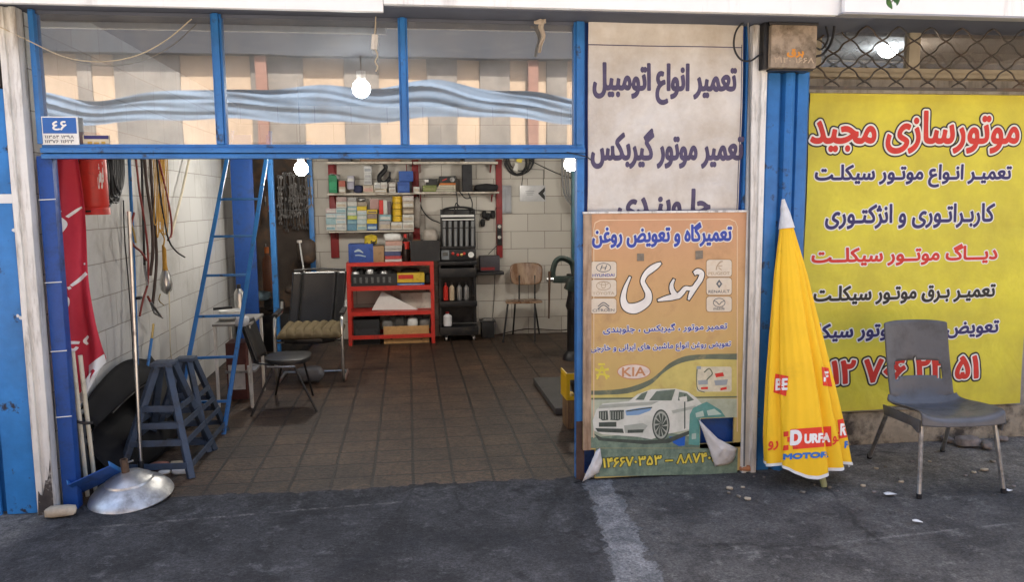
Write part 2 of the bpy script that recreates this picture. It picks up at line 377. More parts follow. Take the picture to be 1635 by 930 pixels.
WHITE_INK = mat('white_ink', (.78, .77, .72), .6, var=.08, scale=8)
YELLOW_INK = mat('yellow_ink', (.72, .58, .08), .6, var=.2, scale=14)
BULB = emit_mat('lit_bulb', (1, .96, .88), 14)
TILE_BACK = block_mat('white_block_wall', (.56, .53, .475), (.2, .17, .14), 'XZ', .44, .225, .004, damt=.3, dirt=(.3, .24, .18))
TILE_LEFT = block_mat('white_block_side_wall', (.5, .5, .49), (.24, .22, .2), 'YZ', .44, .225, .004, damt=.36, dirt=(.26, .24, .22))
FLOOR = block_mat('brown_floor_tile', (.1, .054, .029), (.006, .005, .004), 'XY', .25, .25, .011, 0., .9, .35, dirt=(.02, .015, .012), damt=.53, rough=.3, dscale=1.9, grain=.85, gscale=34)
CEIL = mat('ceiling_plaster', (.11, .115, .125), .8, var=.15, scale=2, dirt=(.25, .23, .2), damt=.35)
CONC = mat('rough_concrete', (.3, .27, .23), .9, var=.3, scale=5, dirt=(.12, .11, .1), damt=.46, dscale=3, bump=.6, bscale=22)
STONE = mat('stained_stone', (.36, .31, .23), .85, var=.3, scale=7, dirt=(.07, .06, .05), damt=.45, dscale=5, dsoft=.08, bump=.6, bscale=30)

# ================================================================== SETTING: ground sheets, each 4 mm above the one below
def pave_mat():
    """one worn pavement: dark oily ramp, grey cement strip, dusty corners, a tyre scuff and two pale seams, all laid out in the ground's own metres"""
    m = bpy.data.materials.new('worn_pavement'); m.use_nodes = True; n = m.node_tree.nodes; l = m.node_tree.links; b = n['Principled BSDF']
    tc = n.new('ShaderNodeTexCoord'); sp = n.new('ShaderNodeSeparateXYZ'); l.new(tc.outputs['Object'], sp.inputs[0]); X, Y = sp.outputs[0], sp.outputs[1]
    def mth(op, a, b_=None, c=None, clamp=False):
        q = n.new('ShaderNodeMath'); q.operation = op; q.use_clamp = clamp
        for i, v in enumerate((a, b_, c)):
            if v is None: continue
            if isinstance(v, (int, float)): q.inputs[i].default_value = v
            else: l.new(v, q.inputs[i])
        return q.outputs[0]
    def noise(s, d=6, r=.6):
        q = n.new('ShaderNodeTexNoise'); q.inputs['Scale'].default_value = s; q.inputs['Detail'].default_value = d; q.inputs['Roughness'].default_value = r; l.new(tc.outputs['Object'], q.inputs['Vector']); return q.outputs['Fac']
    def step(v, a, b_, lo=0., hi=1.):
        q = n.new('ShaderNodeMapRange'); q.interpolation_type = 'SMOOTHSTEP'; l.new(v, q.inputs[0])
        for i, z in enumerate((a, b_, lo, hi)): q.inputs[1+i].default_value = z
        return q.outputs[0]
    def mix(f, a, b_):
        q = n.new('ShaderNodeMix'); q.data_type = 'RGBA'; l.new(f, q.inputs[0])
        for i, v in ((6, a), (7, b_)):
            if isinstance(v, tuple): q.inputs[i].default_value = (*v, 1)
            else: l.new(v, q.inputs[i])
        return q.outputs[2]
    n1, n2, n3, nf = noise(2.2, 8, .65), noise(7, 10, .76), noise(26, 8, .78), noise(75, 6, .8)
    wob = mth('ADD', mth('MULTIPLY', mth('SUBTRACT', n1, .5), .5), mth('MULTIPLY', mth('SUBTRACT', n3, .5), .16))
    col_ = mix(step(n1, .38, .62), (.05, .048, .047), (.1, .095, .09))
    col_ = mix(step(n2, .53, .66, 0, .85), col_, (.165, .157, .147)); col_ = mix(step(noise(3.6, 9, .74), .57, .66, 0, .8), col_, (.03, .029, .029))
    ramp = mth('MULTIPLY', step(mth('ADD', X, mth('MULTIPLY', wob, .6)), 1.15, .95), step(mth('ADD', X, wob), -2.25, -1.95))
    dk = mix(step(n1, .35, .65), (.02, .02, .021), (.058, .057, .059)); dk = mix(step(n2, .52, .66, 0, .8), dk, (.105, .104, .105)); dk = mix(step(noise(4.5, 9, .74), .56, .66), dk, (.016, .016, .017))
    col_ = mix(mth('MULTIPLY', ramp, .92), col_, dk)
    # tyre scuff: a dark arc
    rx = mth('SUBTRACT', X, .18); ry = mth('ADD', Y, 1.35); r = mth('SQRT', mth('ADD', mth('MULTIPLY', rx, rx), mth('MULTIPLY', ry, ry)))
    arc = mth('MULTIPLY', step(mth('ABSOLUTE', mth('SUBTRACT', mth('ADD', r, mth('MULTIPLY', wob, .12)), .62)), .13, .02), step(n2, .35, .6))
    col_ = mix(mth('MULTIPLY', arc, .75), col_, (.02, .021, .024))
    sp_ = step(n1, .6, .68); col_ = mix(mth('MULTIPLY', sp_, .7), col_, (.018, .018, .02))
    # dusty corners along the stone base and the left column
    dr = mth('MULTIPLY', step(mth('ADD', Y, mth('MULTIPLY', wob, 1.2)), -.75, -.02), step(X, 2.0, 2.5)); dl = mth('MULTIPLY', step(mth('ADD', mth('ADD', Y, mth('MULTIPLY', X, -.35)), wob), .1, .75), step(X, -1.98, -2.15))
    du = mth('MAXIMUM', dr, dl); dust = mix(step(n2, .35, .65), (.13, .115, .098), (.27, .245, .21))
    col_ = mix(mth('MULTIPLY', du, .9), col_, dust)
    # cement strip
    cx = mth('MULTIPLY_ADD', Y, .11, 1.165); d = mth('ADD', mth('SUBTRACT', mth('ABSOLUTE', mth('SUBTRACT', X, cx)), mth('MULTIPLY_ADD', Y, -.03, .085)), mth('ADD', mth('MULTIPLY', wob, .35), mth('MULTIPLY', mth('SUBTRACT', n2, .5), .34)))
    st = mth('MULTIPLY', step(d, .008, -.008), step(Y, .03, -.03)); cem = mix(step(n2, .4, .6), (.13, .133, .136), (.29, .285, .28)); cem = mix(step(n3, .54, .64), cem, (.06, .06, .065))
    col_ = mix(mth('MULTIPLY', st, .88), col_, cem)
    for sl_, y0, x0, x1 in ((.06, -.2, -1.9, .3), (.075, -1.25, 1.4, 4.5)):
        e = mth('ABSOLUTE', mth('SUBTRACT', mth('ADD', Y, mth('MULTIPLY', wob, .05)), mth('MULTIPLY_ADD', X, sl_, y0)))
        f = mth('MULTIPLY', mth('MULTIPLY', step(e, .018, .004), step(n2, .42, .56)), mth('MULTIPLY', step(X, x0, x0+.3), step(X, x1, x1-.4)))
        col_ = mix(mth('MULTIPLY', f, .6), col_, (.2, .19, .18))
    vc = n.new('ShaderNodeTexVoronoi'); vc.feature = 'DISTANCE_TO_EDGE'; vc.inputs['Scale'].default_value = .75
    wv = n.new('ShaderNodeMixRGB'); wv.inputs[0].default_value = .14; l.new(tc.outputs['Object'], wv.inputs[1]); nv = n.new('ShaderNodeTexNoise'); nv.inputs['Scale'].default_value = 5; nv.inputs['Detail'].default_value = 6; l.new(tc.outputs['Object'], nv.inputs['Vector']); l.new(nv.outputs['Color'], wv.inputs[2]); l.new(wv.outputs[0], vc.inputs['Vector'])
    ck = mth('MULTIPLY', step(vc.outputs['Distance'], .012, .004), step(noise(1.7, 3), .5, .56)); col_ = mix(mth('MULTIPLY', ck, .45), col_, (.012, .012, .012))
    gr = mth('MULTIPLY', step(nf, .36, .64, .6, 1.45), step(n3, .36, .64, .75, 1.25)); hs = n.new('ShaderNodeHueSaturation'); l.new(col_, hs.inputs['Color']); l.new(gr, hs.inputs['Value'])
    vr = n.new('ShaderNodeTexVoronoi'); vr.inputs['Scale'].default_value = 55; l.new(tc.outputs['Object'], vr.inputs['Vector'])
    pk = mth('MULTIPLY', step(vr.outputs['Distance'], .2, .1), step(n3, .52, .6)); out = mix(mth('MULTIPLY', pk, .45), hs.outputs[0], (.26, .25, .24))
    l.new(out, b.inputs['Base Color']); b.inputs['Roughness'].default_value = .82; b.inputs['Specular IOR Level'].default_value = .35
    hgt = mth('ADD', mth('ADD', mth('MULTIPLY', nf, .35), mth('MULTIPLY', n3, .8)), mth('ADD', mth('MULTIPLY', st, .5), mth('MULTIPLY', n2, 1.2)))
    bp = n.new('ShaderNodeBump'); bp.inputs['Strength'].default_value = .9; bp.inputs['Distance'].default_value = .02; l.new(hgt, bp.inputs['Height']); l.new(bp.outputs[0], b.inputs['Normal'])
    return m
PAVE = pave_mat()
MB().add([(-150, -150, 0), (150, -150, 0), (150, 150, 0), (-150, 150, 0)], [(0, 1, 2, 3)]).build('ground', PAVE, kind='structure')
def edge(pts, amp=.02, step=.06):
    out = []
    for i in range(len(pts)):
        a, b = V(pts[i]), V(pts[(i+1) % len(pts)]); n = max(1, int((b-a).length/step)) if (b-a).length < 8 else 1
        for k in range(n):
            p = a.lerp(b, k/n); out.append(p + V((random.gauss(0, amp), random.gauss(0, amp), 0)) if n > 1 else p)
    return out
MB().box((-2.05, .0, -.1), (2.2, 5.42, .004)).build('workshop_floor', FLOOR, kind='structure')
MB().box((-60, -12.5, -.1), (60, -3.3, .006)).build('street', mat('pale_bounce_street', (.26, .24, .215), .9, var=.2, scale=1.5), kind='structure')  # unseen street, made pale so it bounces sunlight onto the shopfront
# dark worn ramp, its broken edge lapping over the first tiles
MB().poly(edge([(-1.92, -.3, .0012), (1.0, -.3, .0012), (1.02, .02, .008), (.2, .05, .008), (-.6, .02, .008), (-1.2, .08, .008), (-1.9, .02, .008)], .014, .04)).build('ramp', PAVE, kind='structure')

# ================================================================== WORKSHOP BUILDING
shop = thing('workshop_building', 'narrow repair workshop with white block walls and an open front', 'building', (0, 0, 0))
ZC = 2.95
MB().box((-2.2, .06, -.05), (-2.05, 5.57, ZC)).build('side_wall', TILE_LEFT, shop)
MB().box((2.2, .06, -.05), (2.35, 5.57, ZC)).build('side_wall', TILE_LEFT, shop)
MB().box((-2.05, 5.42, -.05), (2.2, 5.57, ZC)).build('back_wall', TILE_BACK, shop)
MB().box((-2.2, .06, ZC), (2.35, 5.57, ZC+.2)).build('ceiling', CEIL, shop)
MB().box((-7, .32, ZC+.2), (7, 9, 4.7)).build('light_blocking_storey', CONC, shop)  # unseen storey; height chosen so sunlight lands close before the shopfront
# soffit just above the windows
zs = P(500, 25, 0).z
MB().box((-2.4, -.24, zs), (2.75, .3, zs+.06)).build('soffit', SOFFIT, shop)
fa = thing('fascia_panel', 'long white metal fascia above the blue workshop windows', 'fascia', (0, -.25, zs))
x_a = P(612, 12, -.26).x; x_b = P(1343, 10, -.26).x
zl = P(300, 11, -.28).z; zr = P(950, 15, -.28).z
MB().box((-3.4, -.28, zl), (x_a, -.245, zl+.7)).build('panel', FASCIA, fa, bevel=.004)
MB().box((x_a+.002, -.29, zr), (x_b, -.245, zr+.7)).build('panel', FASCIA, fa, bevel=.004)
fb = thing('fascia_panel', 'white fascia with a grey edge above the neighbouring right shop', 'fascia', (3.5, -.3, zs))
z2 = P(1480, 22, -.34).z; x_c = P(1349, 10, -.34).x
MB().box((x_c, -.34, z2+.0), (5.2, -.30, z2+.8)).build('panel', FASCIA, fb, bevel=.005)
MB().box((x_c-.012, -.345, z2-.012), (5.2, -.26, z2-.001)).build('edge_trim', mat('grey_trim', (.3, .3, .31), .5), fb, bevel=.003)
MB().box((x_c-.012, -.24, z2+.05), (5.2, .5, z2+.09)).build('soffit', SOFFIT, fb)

# ---- storefront window frame: beam, mullions, jambs, three dirty panes
fr = thing('window_frame', 'blue steel transom with three dusty panes above the workshop door', 'window', (-.5, 0, 2.0))
xl = P(60, 130, 0).x; xr = P(933, 130, 0).x
zb0, zb1, zb2, zb3 = P(500, 253, -.02).z, P(500, 246, -.02).z, P(500, 237, 0).z, P(500, 231, 0).z
mb = MB(); mb.box((xl, -.03, zb0), (xr, .05, zb1)); mb.box((xl, .0, zb1), (xr, .05, zb1+.006)); mb.box((xl, -.035, zb1+.006), (xr, .05, zb2)); mb.box((xl, -.012, zb2), (xr, .045, zb3))
mb.build('beam', BLUE, fr, bevel=.004)
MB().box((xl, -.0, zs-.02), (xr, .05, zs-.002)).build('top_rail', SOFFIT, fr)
MX = [(62, 342), (360, 637), (653, 915)]
GL = glass_mat('dusty_window_glass', .36, .14, (.42, .47, .53))
xm = [xl] + [0]*6 + [xr]
for i, (a, b) in enumerate(MX):
    xa, xb = P(a, 150, 0).x, P(b, 150, 0).x; xm[1+2*i] = xa; xm[2+2*i] = xb
for i, (p, q) in enumerate(((xm[0], xm[1]), (xm[2], xm[3]), (xm[4], xm[5]), (xm[6], xm[7]))):
    mb = MB(); mb.box((p+.014, -.032, zb3), (q-.014, .05, zs-.003))
    if i: mb.box((p+.002, -.018, zb3), (p+.0135, .05, zs-.0035))
    if i < 3: mb.box((q-.0135, -.018, zb3), (q-.002, .05, zs-.0035))
    mb.build('mullion', BLUE, fr, bevel=.003)
for i in range(3):
    MB().box((xm[1+2*i]-.006, .014, zb3-.004), (xm[2+2*i]+.006, .0145, zs-.015)).add([], []).build('glass_pane', GL, fr)
# single-sided panes: keep only the front face so light crosses one surface
for o in [o for o in fr.children if o.name.startswith('glass_pane')]:
    me = o.data; bm = bmesh.new(); bm.from_mesh(me); bm.faces.ensure_lookup_table()
    bmesh.ops.delete(bm, geom=[f for f in bm.faces if f.normal.y > -.9], context='FACES'); bm.to_mesh(me); bm.free()
# left jamb: hollow blue post with a lighter strip
jb = thing('door_jamb', 'dark blue steel door jamb beside the white post', 'door frame', (-1.97, 0, 0))
MB().box((-2.01, -.02, .0), (-1.93, .05, 2.02)).build('post', BLUE_DARK, jb, bevel=.004)
for z in (.55, .93, 1.32, 1.78): MB().tube([(-2.012, -.024, z), (-1.925, -.024, z+.004)], .003, 6).build('wire_tie', PAPER, jb)
# white roller-guide posts
def guide_post(x, label, zt, y=-.06):
    t = thing('white_post', label, 'post', (x, y, 0))
    mb = MB(); wv = .047
    mb.prism([(x-wv, y, 0), (x-wv, y-.02, 0), (x-wv*.35, y-.02, 0), (x-wv*.3, y-.006, 0), (x+wv*.2, y-.006, 0), (x+wv*.25, y-.024, 0), (x+wv, y-.024, 0), (x+wv, y+.055, 0), (x-wv, y+.055, 0)], (0, 0, zt))
    mb.build('channel', WHITE_P, t, bevel=.003)
    return t
t = guide_post(-2.075, 'white steel guide post with a blackened foot beside the blue jamb', zs-.005)
SOOT = mat('soot', (.06, .05, .045), .9, var=.4, scale=14, dirt=(.4, .37, .32), damt=.42, dscale=12, dsoft=.06)
rs = random.Random(4); MB().prism([(-2.118, -.0852, .001), (-2.032, -.0852, .001), (-2.032, -.0852, .33)]+[(-2.034-.0105*k, -.0852, .3-.028*k+rs.uniform(-.05, .05)) for k in range(1, 8)], (0, -.0006, 0)).build('foot_grime', SOOT, t)
t2 = guide_post(2.135, 'white steel guide post between orange sign board and blue pilaster', zs-.004, -.03)
MB().box((2.195, .1, zs-.5), (2.48, .2, zs-.003)).build('gap_darkening_board', SOFFIT, shop)  # added board in soffit colour; darkens the gap beside the junction box
# left neighbour: chipped blue column
lc = thing('blue_column', 'chipped bright blue steel column at the left edge', 'column', (-2.35, 0, 0))
zt = P(10, 142, -.02).z
MB().box((-2.30, -.05, 0), (-2.135, .2, zt)).box((-2.52, -.0, 0), (-2.302, .2, zt)).build('column_body', BLUE_CHIP, lc, bevel=.012)
mb = MB(); mb.tube([(-2.355, -.035, .0), (-2.355, -.035, .86)], .028, 10); mb.build('drain_pipe', BLUE_CHIP, lc)
MB().box((-2.4, -.075, .78), (-2.31, -.0, .815)).build('pipe_bracket', BLUE_CHIP, lc, bevel=.004)
a, b = P(-20, 325, -.053), P(22, 310, -.053)
MB().box((a.x, -.0535, a.z), (b.x, -.0505, b.z)).build('torn_sticker', PAPER, lc)
mb = MB()
for (px, py, r_) in ((22, 368, .012), (33, 408, .016), (28, 505, .01), (33, 508, .016), (48, 350, .008)):
    p = P(px, py, -.053); mb.prism(chaikin([(p.x+r_*random.uniform(.6, 1.2)*math.cos(k), -.0505, p.z+r_*random.uniform(.6, 1.2)*math.sin(k)) for k in (0, 1.1, 2.2, 3.2, 4.2, 5.3)], 1), (0, -.002, 0))
mb.build('paint_fleck', PAPER, lc)
lw = thing('meter_cabinet', 'beige board with a dark frame above the blue column', 'cabinet', (-2.35, 0, zt))
MB().box((-2.7, -.02, zt+.005), (-2.19, .2, zs)).build('board', mat('beige_board', (.5, .42, .3), .7, dirt=(.25, .19, .12), damt=.35), lw)
MB().box((-2.19, -.06, zt+.005), (-2.14, .2, zs)).box((-2.7, -.05, zt+.005), (-2.191, -.021, zt+.03)).build('frame', mat('dark_brown_frame', (.05, .04, .035), .6), lw, bevel=.004)
MB().box((-9, .21, 0), (-2.2, .32, 4.7)).box((-2.2, .21, zs+.07), (7, .318, 4.7)).build('outer_wall', CONC, shop)

# ---- steel panel that closes the right third, between door and white post
pn = thing('steel_shutter', 'blue sheet steel panel behind the white banner and orange board', 'panel', (1.55, .03, 0))
MB().box((1.06, .03, .03), (2.07, .05, zs)).build('sheet', BLUE_DARK, pn)
mb = MB(); mb.box((1.012, -.015, 0), (1.058, .055, zs)); mb.box((2.07, -.0, 0), (2.085, .055, zs)); mb.build('edge_frame', BLUE, pn, bevel=.004)
MB().box((1.009, -.0185, 0), (1.061, -.0155, P(930, 672, 0).z)).build('rusty_foot', mat('brown_rust', (.07, .04, .03), .8, var=.4, scale=12), pn)

# ---- right pilaster: ridged blue steel
pl = thing('blue_pilaster', 'ridged blue steel pilaster behind the folded umbrella', 'pilaster', (2.35, .1, 0))
prof = [(2.19, .05), (2.19, -.0), (2.21, -.015), (2.285, -.015), (2.29, .02), (2.31, .02), (2.315, -.03), (2.345, -.05), (2.375, -.03), (2.38, .015), (2.40, .015), (2.405, -.01), (2.47, -.01), (2.49, .01), (2.49, .36), (2.19, .36)]
zp = P(1250, 108, 0).z
MB().prism([(x, y, 0) for x, y in prof], (0, 0, zp)).build('ridged_sheet', BLUE, pl, bevel=.004)
MB().prism(chaikin([(2.335, -.0525, 1.15), (2.352, -.0525, 1.18), (2.355, -.0525, 1.3), (2.343, -.0525, 1.42), (2.338, -.0525, 1.28)], 1), (0, -.002, 0)).build('bare_patch', PAPER, pl)

# ---- neighbouring shop on the right
YB = .36
nb = thing('neighbour_shop', 'shuttered neighbouring shop with stained stone base and upper window', 'building', (3.6, YB, 0))
zban0 = P(1450, 662, YB-.03).z
MB().box((2.49, YB, 0), (6, YB+.14, zban0+.02)).build('stone_base', STONE, nb, bevel=.01)
MB().box((2.49, YB+.015, zban0+.02), (6, YB+.14, P(1450, 145, YB).z)).build('shutter', mat('grey_shutter', (.3, .29, .27), .55, dirt=(.12, .1, .08), damt=.4), nb)
zw0 = P(1450, 150, YB-.05).z; zw1 = P(1450, 128, YB-.05).z
MB().box((2.47, YB-.07, zw0), (6, YB+.05, zw1)).build('steel_lintel', mat('dirty_beige_steel', (.3, .27, .22), .6, var=.2, dirt=(.1, .08, .06), damt=.4, dscale=6, streak=True), nb, bevel=.005)
BEIGE = mat('beige_window_paint', (.36, .31, .22), .55, var=.15, dirt=(.2, .16, .11), damt=.36)
zg0 = P(1400, 108, YB).z; zg1 = zs+.1
xs_ = [P(1285, 80, YB).x, P(1312, 80, YB).x, P(1452, 80, YB).x, P(1470, 80, YB).x, 6]
mb = MB(); mb.box((2.49, YB, zw1), (6, YB+.06, zg0)); mb.box((2.49, YB-.02, zw1+.02), (6, YB-.001, zw1+.05)); mb.box((xs_[0], YB, zg0), (xs_[1], YB+.06, zg1)); mb.box((xs_[2], YB, zg0), (xs_[3], YB+.06, zg1))
mb.build('window_frame', BEIGE, nb, bevel=.004)
MB().add([(xs_[1], YB+.03, zg0), (xs_[2], YB+.03, zg0), (xs_[2], YB+.03, zg1), (xs_[1], YB+.03, zg1)], [(0, 1, 2, 3)]).build('glass_pane', GL, nb)
MB().add([(xs_[3], YB+.03, zg0), (6, YB+.03, zg0), (6, YB+.03, zg1), (xs_[3], YB+.03, zg1)], [(0, 1, 2, 3)]).build('glass_pane', glass_mat('brown_dusty_glass', .12, .3, (.6, .5, .42), (.3, .25, .2)), nb)
mb = MB()
mb.box((2.49, 3.5, 1.8), (6, 3.6, 3.2)).box((2.49, YB+.2, 3.1), (6, 3.5, 3.2)).box((2.40, YB+.2, 1.6), (2.485, 3.5, 3.2)).box((5.9, YB+.2, 1.6), (6, 3.5, 3.2)).box((2.49, YB+.15, 1.7), (6, 3.5, 1.75))
mb.build('inner_room', mat('grey_plaster', (.35, .36, .37), .8), nb)
MB().box((6, -.1, 0), (9, .3, 4.7)).build('side_wall', CONC, nb)

# ================================================================== ACROSS THE STREET (seen mirrored in the panes)
YO = -14.
ob = thing('street_building', 'tan building across the street with dark bays', 'building', (0, YO, 0))
MB().box((-30, YO-6, 0), (30, YO, 5.07)).build('wall', mat('tan_render', (.36, .265, .18), .8, var=.12, scale=1.5, dirt=(.35, .26, .18), damt=.34), ob)
MB().box((-30, YO-6, 5.07), (30, YO+.3, 7.9)).build('light_blocking_storey', mat('dark_reflection_fill', (.014, .017, .025), .6, var=.2, scale=1), ob)  # added dark mass; hides the sky and darkens the mirrored top of the panes
k = (4.616-YO)/4.616
for (a, b) in ((-40, 60), (125, 150), (186, 290), (402, 486), (550, 606), (682, 730), (766, 815), (872, 905), (960, 1020), (1100, 1180)):
    xa, xb = P(a, 160, 0).x*k, P(b, 160, 0).x*k
    MB().box((xa, YO+.002, 1.2), (xb, YO+.06, 5.068)).build('window', mat('grey_bay_glass', (.17, .145, .12), .5, var=.3, scale=1.5, dirt=(.1, .085, .07), damt=.45), ob, bevel=.02)
for xx in (-9.5, -3.2, 3.0, 9.4):
    MB().box((xx-.12, YO+.062, 0), (xx+.12, YO+.2, 5.06)).build('pillar', mat('rust_pillar', (.2, .1, .07), .8), ob)
TARP = mat('pale_blue_tarpaulin', (.095, .135, .19), .8, var=.2, scale=1.2, dirt=(.08, .1, .13), damt=.4, dscale=1.5)
def tarp(u, v):
    x = -13+26*u; sag = .07*math.sin(x*1.1)+.05*math.sin(x*.47+1)+.03*math.sin(x*3.1)
    return (x, YO+1.2+.045*math.sin(v*9+x*.7+2*math.sin(x*.8)+1.3*math.sin(v*14+x*2.1))*(.3+v), 3.52+sag+(.66+.12*math.sin(x*.6+2)+.06*math.sin(x*2.3))*v)
tp = MB().grid(tarp, 260, 30).build('tarpaulin', TARP, label='pale blue tarpaulin slung along the building across the street', cat='tarpaulin')

# ================================================================== SIGNS
def wrinkle(seed, amp, cx=0., cz=0.):
    rr = random.Random(seed); ws = [(rr.uniform(2, 9), rr.uniform(2, 9)*rr.choice((-1, 1)), rr.uniform(0, 6), rr.uniform(.3, 1)) for _ in range(7)]
    fine = [(rr.uniform(14, 34), rr.uniform(10, 30)*rr.choice((-1, 1)), rr.uniform(0, 6)) for _ in range(5)]
    def f(x, z):
        big = sum(a*(.5+.5*math.sin(kx*x+kz*z+p)) for kx, kz, p, a in ws)/3
        crease = sum(max(0, math.sin(kx*x+kz*z+p+.8*math.sin(3*x-2*z)))**3*(.5+.5*math.sin(5*x+p)*math.sin(4*z-p)) for kx, kz, p in fine)/5
        return -abs(amp)*(big+.75*crease)
    return f
def cloth_sheet(x0, x1, z0, z1, Y, fn, nu=60, nv=60):
    return MB().grid(lambda u, v: (x0+(x1-x0)*u, Y+fn(x0+(x1-x0)*u, z0+(z1-z0)*v), z0+(z1-z0)*v), nu, nv)
def flat(pts, Y, lift=0.):                         # photo outline -> points on the upright plane Y
    return [V((p.x, Y-lift, p.z)) for p in (P(x, y, Y) for x, y in pts)]

# ---- white banner
VINYL = mat('dirty_white_vinyl', (.63, .6, .55), .55, var=.12, scale=3, dirt=(.36, .29, .21), damt=.4, dscale=2.2, dsoft=.2, bump=.55, bscale=3.5, bdist=.05)
a, b = P(936, 362, .012), P(1186, 38, .012)
wf0 = wrinkle(3, .017); zsb = P(1050, 341, -.035).z
def wf(x, z): return wf0(x, z)*max(.12, min(1, (z-zsb-.02)/.12))
wb = cloth_sheet(a.x+.006, b.x, a.z, b.z, .012, wf).build('white_banner', VINYL, label='dirty white vinyl banner with three lines of purple Persian lettering', cat='banner')
BASE[wb] = V(wb.location)
lettering('تعمیر انواع اتومبیل', (945, 103, 1175, 167), .012, PURPLE_INK, wb, 1.9, fn=wf)
lettering('تعمیر موتور گیربکس', (942, 206, 1187, 270), .012, PURPLE_INK, wb, 1.9, fn=wf)
lettering('جلـوبنـدی', (985, 301, 1135, 357), .012, PURPLE_INK, wb, 1.9, fn=wf)
mb = MB()
def on_white(x, z, l=.0014): return V((x, .012+wf(x, z)-l, z))
for x in (938, 1183):
    p, q = P(x, 72, .012), P(x, 345, .012); mb.grid(lambda u, v: on_white(p.x+(u-.5)*.005, q.z+(p.z-q.z)*v), 1, 70)
p, q = P(938, 72, .012), P(1183, 72, .012); mb.grid(lambda u, v: on_white(p.x+(q.x-p.x)*u, p.z+(v-.5)*.006), 70, 1); mb.build('border_line', PURPLE_INK, wb)

# ---- orange sign board, standing on the ground in front of the panel
YO_ = -.035
def grad_mat():
    m = mat('faded_orange_print', (.62, .36, .12), .5, var=.1, scale=4, dirt=(.34, .2, .1), damt=.37, dscale=4, dsoft=.12, bump=.1, bscale=12)
    n = m.node_tree.nodes; l = m.node_tree.links; b = n['Principled BSDF']
    hs = [x for x in n if x.type == 'HUE_SAT'][0]; tc = [x for x in n if x.type == 'TEX_COORD'][0]
    sp = n.new('ShaderNodeSeparateXYZ'); l.new(tc.outputs['Object'], sp.inputs[0])
    cr = n.new('ShaderNodeValToRGB'); e = cr.color_ramp.elements       # the print itself runs from salmon at the top to ochre lower down
    e[0].position = .3; e[0].color = (.52, .38, .12, 1); e[1].position = .95; e[1].color = (.54, .29, .155, 1)
    mr = n.new('ShaderNodeMapRange'); mr.inputs[2].default_value = 1.7; l.new(sp.outputs[2], mr.inputs[0]); l.new(mr.outputs[0], cr.inputs[0]); l.new(cr.outputs[0], hs.inputs['Color'])
    return m
ORANGE = grad_mat()
tl, bl_, tr, br_ = P(932, 342, YO_), P(923, 770, YO_), P(1184, 341, YO_), P(1181, 760, YO_)
X0, X1, Z1 = tl.x, br_.x, tl.z
sb = thing('sign_board', 'orange workshop sign board with torn lower corners leaning on blue panel', 'sign', ((X0+X1)/2, YO_, 0))
zA = P(1000, 716, YO_).z
mb = MB()                                          # board with the real holes: left notch and the two torn patches
hx0, hx1, hz0, hz1 = P(1118, 690, YO_).x, P(1172, 690, YO_).x, P(1150, 716, YO_).z, P(1150, 668, YO_).z
mb.box((X0, YO_, zA), (hx0, YO_+.018, Z1)); mb.box((hx0+.0001, YO_, hz1), (X1, YO_+.018, Z1)); mb.box((hx1, YO_, hz0), (X1, YO_+.018, hz1-.0001)); mb.box((hx0+.0001, YO_, zA), (X1, YO_+.018, hz0-.0001))
mb.box((P(950, 740, YO_).x, YO_, .015), (X1, YO_+.018, zA-.0001))
mb.build('board', ORANGE, sb)
FRAME = mat('peeling_board_edge', (.42, .3, .2), .7, var=.3, scale=9, dirt=(.2, .12, .07), damt=.44, dscale=7, streak=True)
xe = P(944, 500, YO_).x
mb = MB(); mb.box((X0-.003, YO_-.008, zA), (xe, YO_-.001, Z1)); mb.build('edge_strip', FRAME, sb, bevel=.003)
mb = MB(); mb.box((X0-.004, YO_-.006, Z1+.001), (X1+.004, YO_+.02, Z1+.014)); mb.box((X1+.001, YO_-.004, .015), (X1+.012, YO_+.02, Z1)); mb.build('metal_edging', WHITE_P, sb, bevel=.002)
LINE = mat('pale_orange_line', (.7, .52, .34), .6)
# border line with round corners
path = [(948, 700), (948, 366), (950, 356), (958, 352), (1165, 350), (1174, 354), (1177, 362), (1177, 690)]
pts = flat(path, YO_); mb = MB()
for p, q in zip(pts, pts[1:]): mb.bar(p+V((0, -.0012, 0)), q+V((0, -.0012, 0)), .005, .0015, up=(0, 1, 0))
mb.build('border_line', LINE, sb)
# printed landscape: yellow field, swoosh, green ground
def curve_pts(pts, n=8): return [(p.x, p.y) for p in smooth([(x, y, 0) for x, y in pts], n)]
up_ = curve_pts([(931, 624), (960, 624), (1000, 620), (1035, 608), (1052, 596), (1070, 580), (1095, 569), (1130, 566), (1178, 565)])
lo_ = curve_pts([(931, 631), (965, 631), (1005, 628), (1038, 615), (1058, 597), (1078, 584), (1100, 577), (1130, 574), (1178, 575)])
OLIVE = mat('olive_print', (.13, .15, .1), .6, var=.25, scale=10, dirt=(.4, .33, .15), damt=.36, dscale=9)
YEL = mat('pale_yellow_print', (.55, .46, .14), .6, var=.15, scale=9, dirt=(.4, .28, .1), damt=.38, dscale=6)
GREENP = mat('grey_green_print', (.2, .27, .19), .6, var=.25, scale=22, dirt=(.11, .16, .12), damt=.48, dscale=14)
PALEG = mat('pale_green_print', (.42, .45, .33), .6, var=.15, scale=10, dirt=(.3, .33, .22), damt=.42, dscale=8)
def strip(up, lo, m, lift, name):
    mb = MB(); U, L = flat(up, YO_, lift), flat(lo, YO_, lift)
    for i in range(len(U)-1): mb.add([U[i], U[i+1], L[i+1], L[i]], [(0, 1, 2, 3)])
    return mb.build(name, m, sb)
base_ = [(x, 634 if x > 1040 else 641) for x, y in lo_]
strip(lo_, [(x, 637) for x, y in lo_], YEL, .0012, 'yellow_field')
strip(up_, lo_, OLIVE, .0016, 'swoosh')
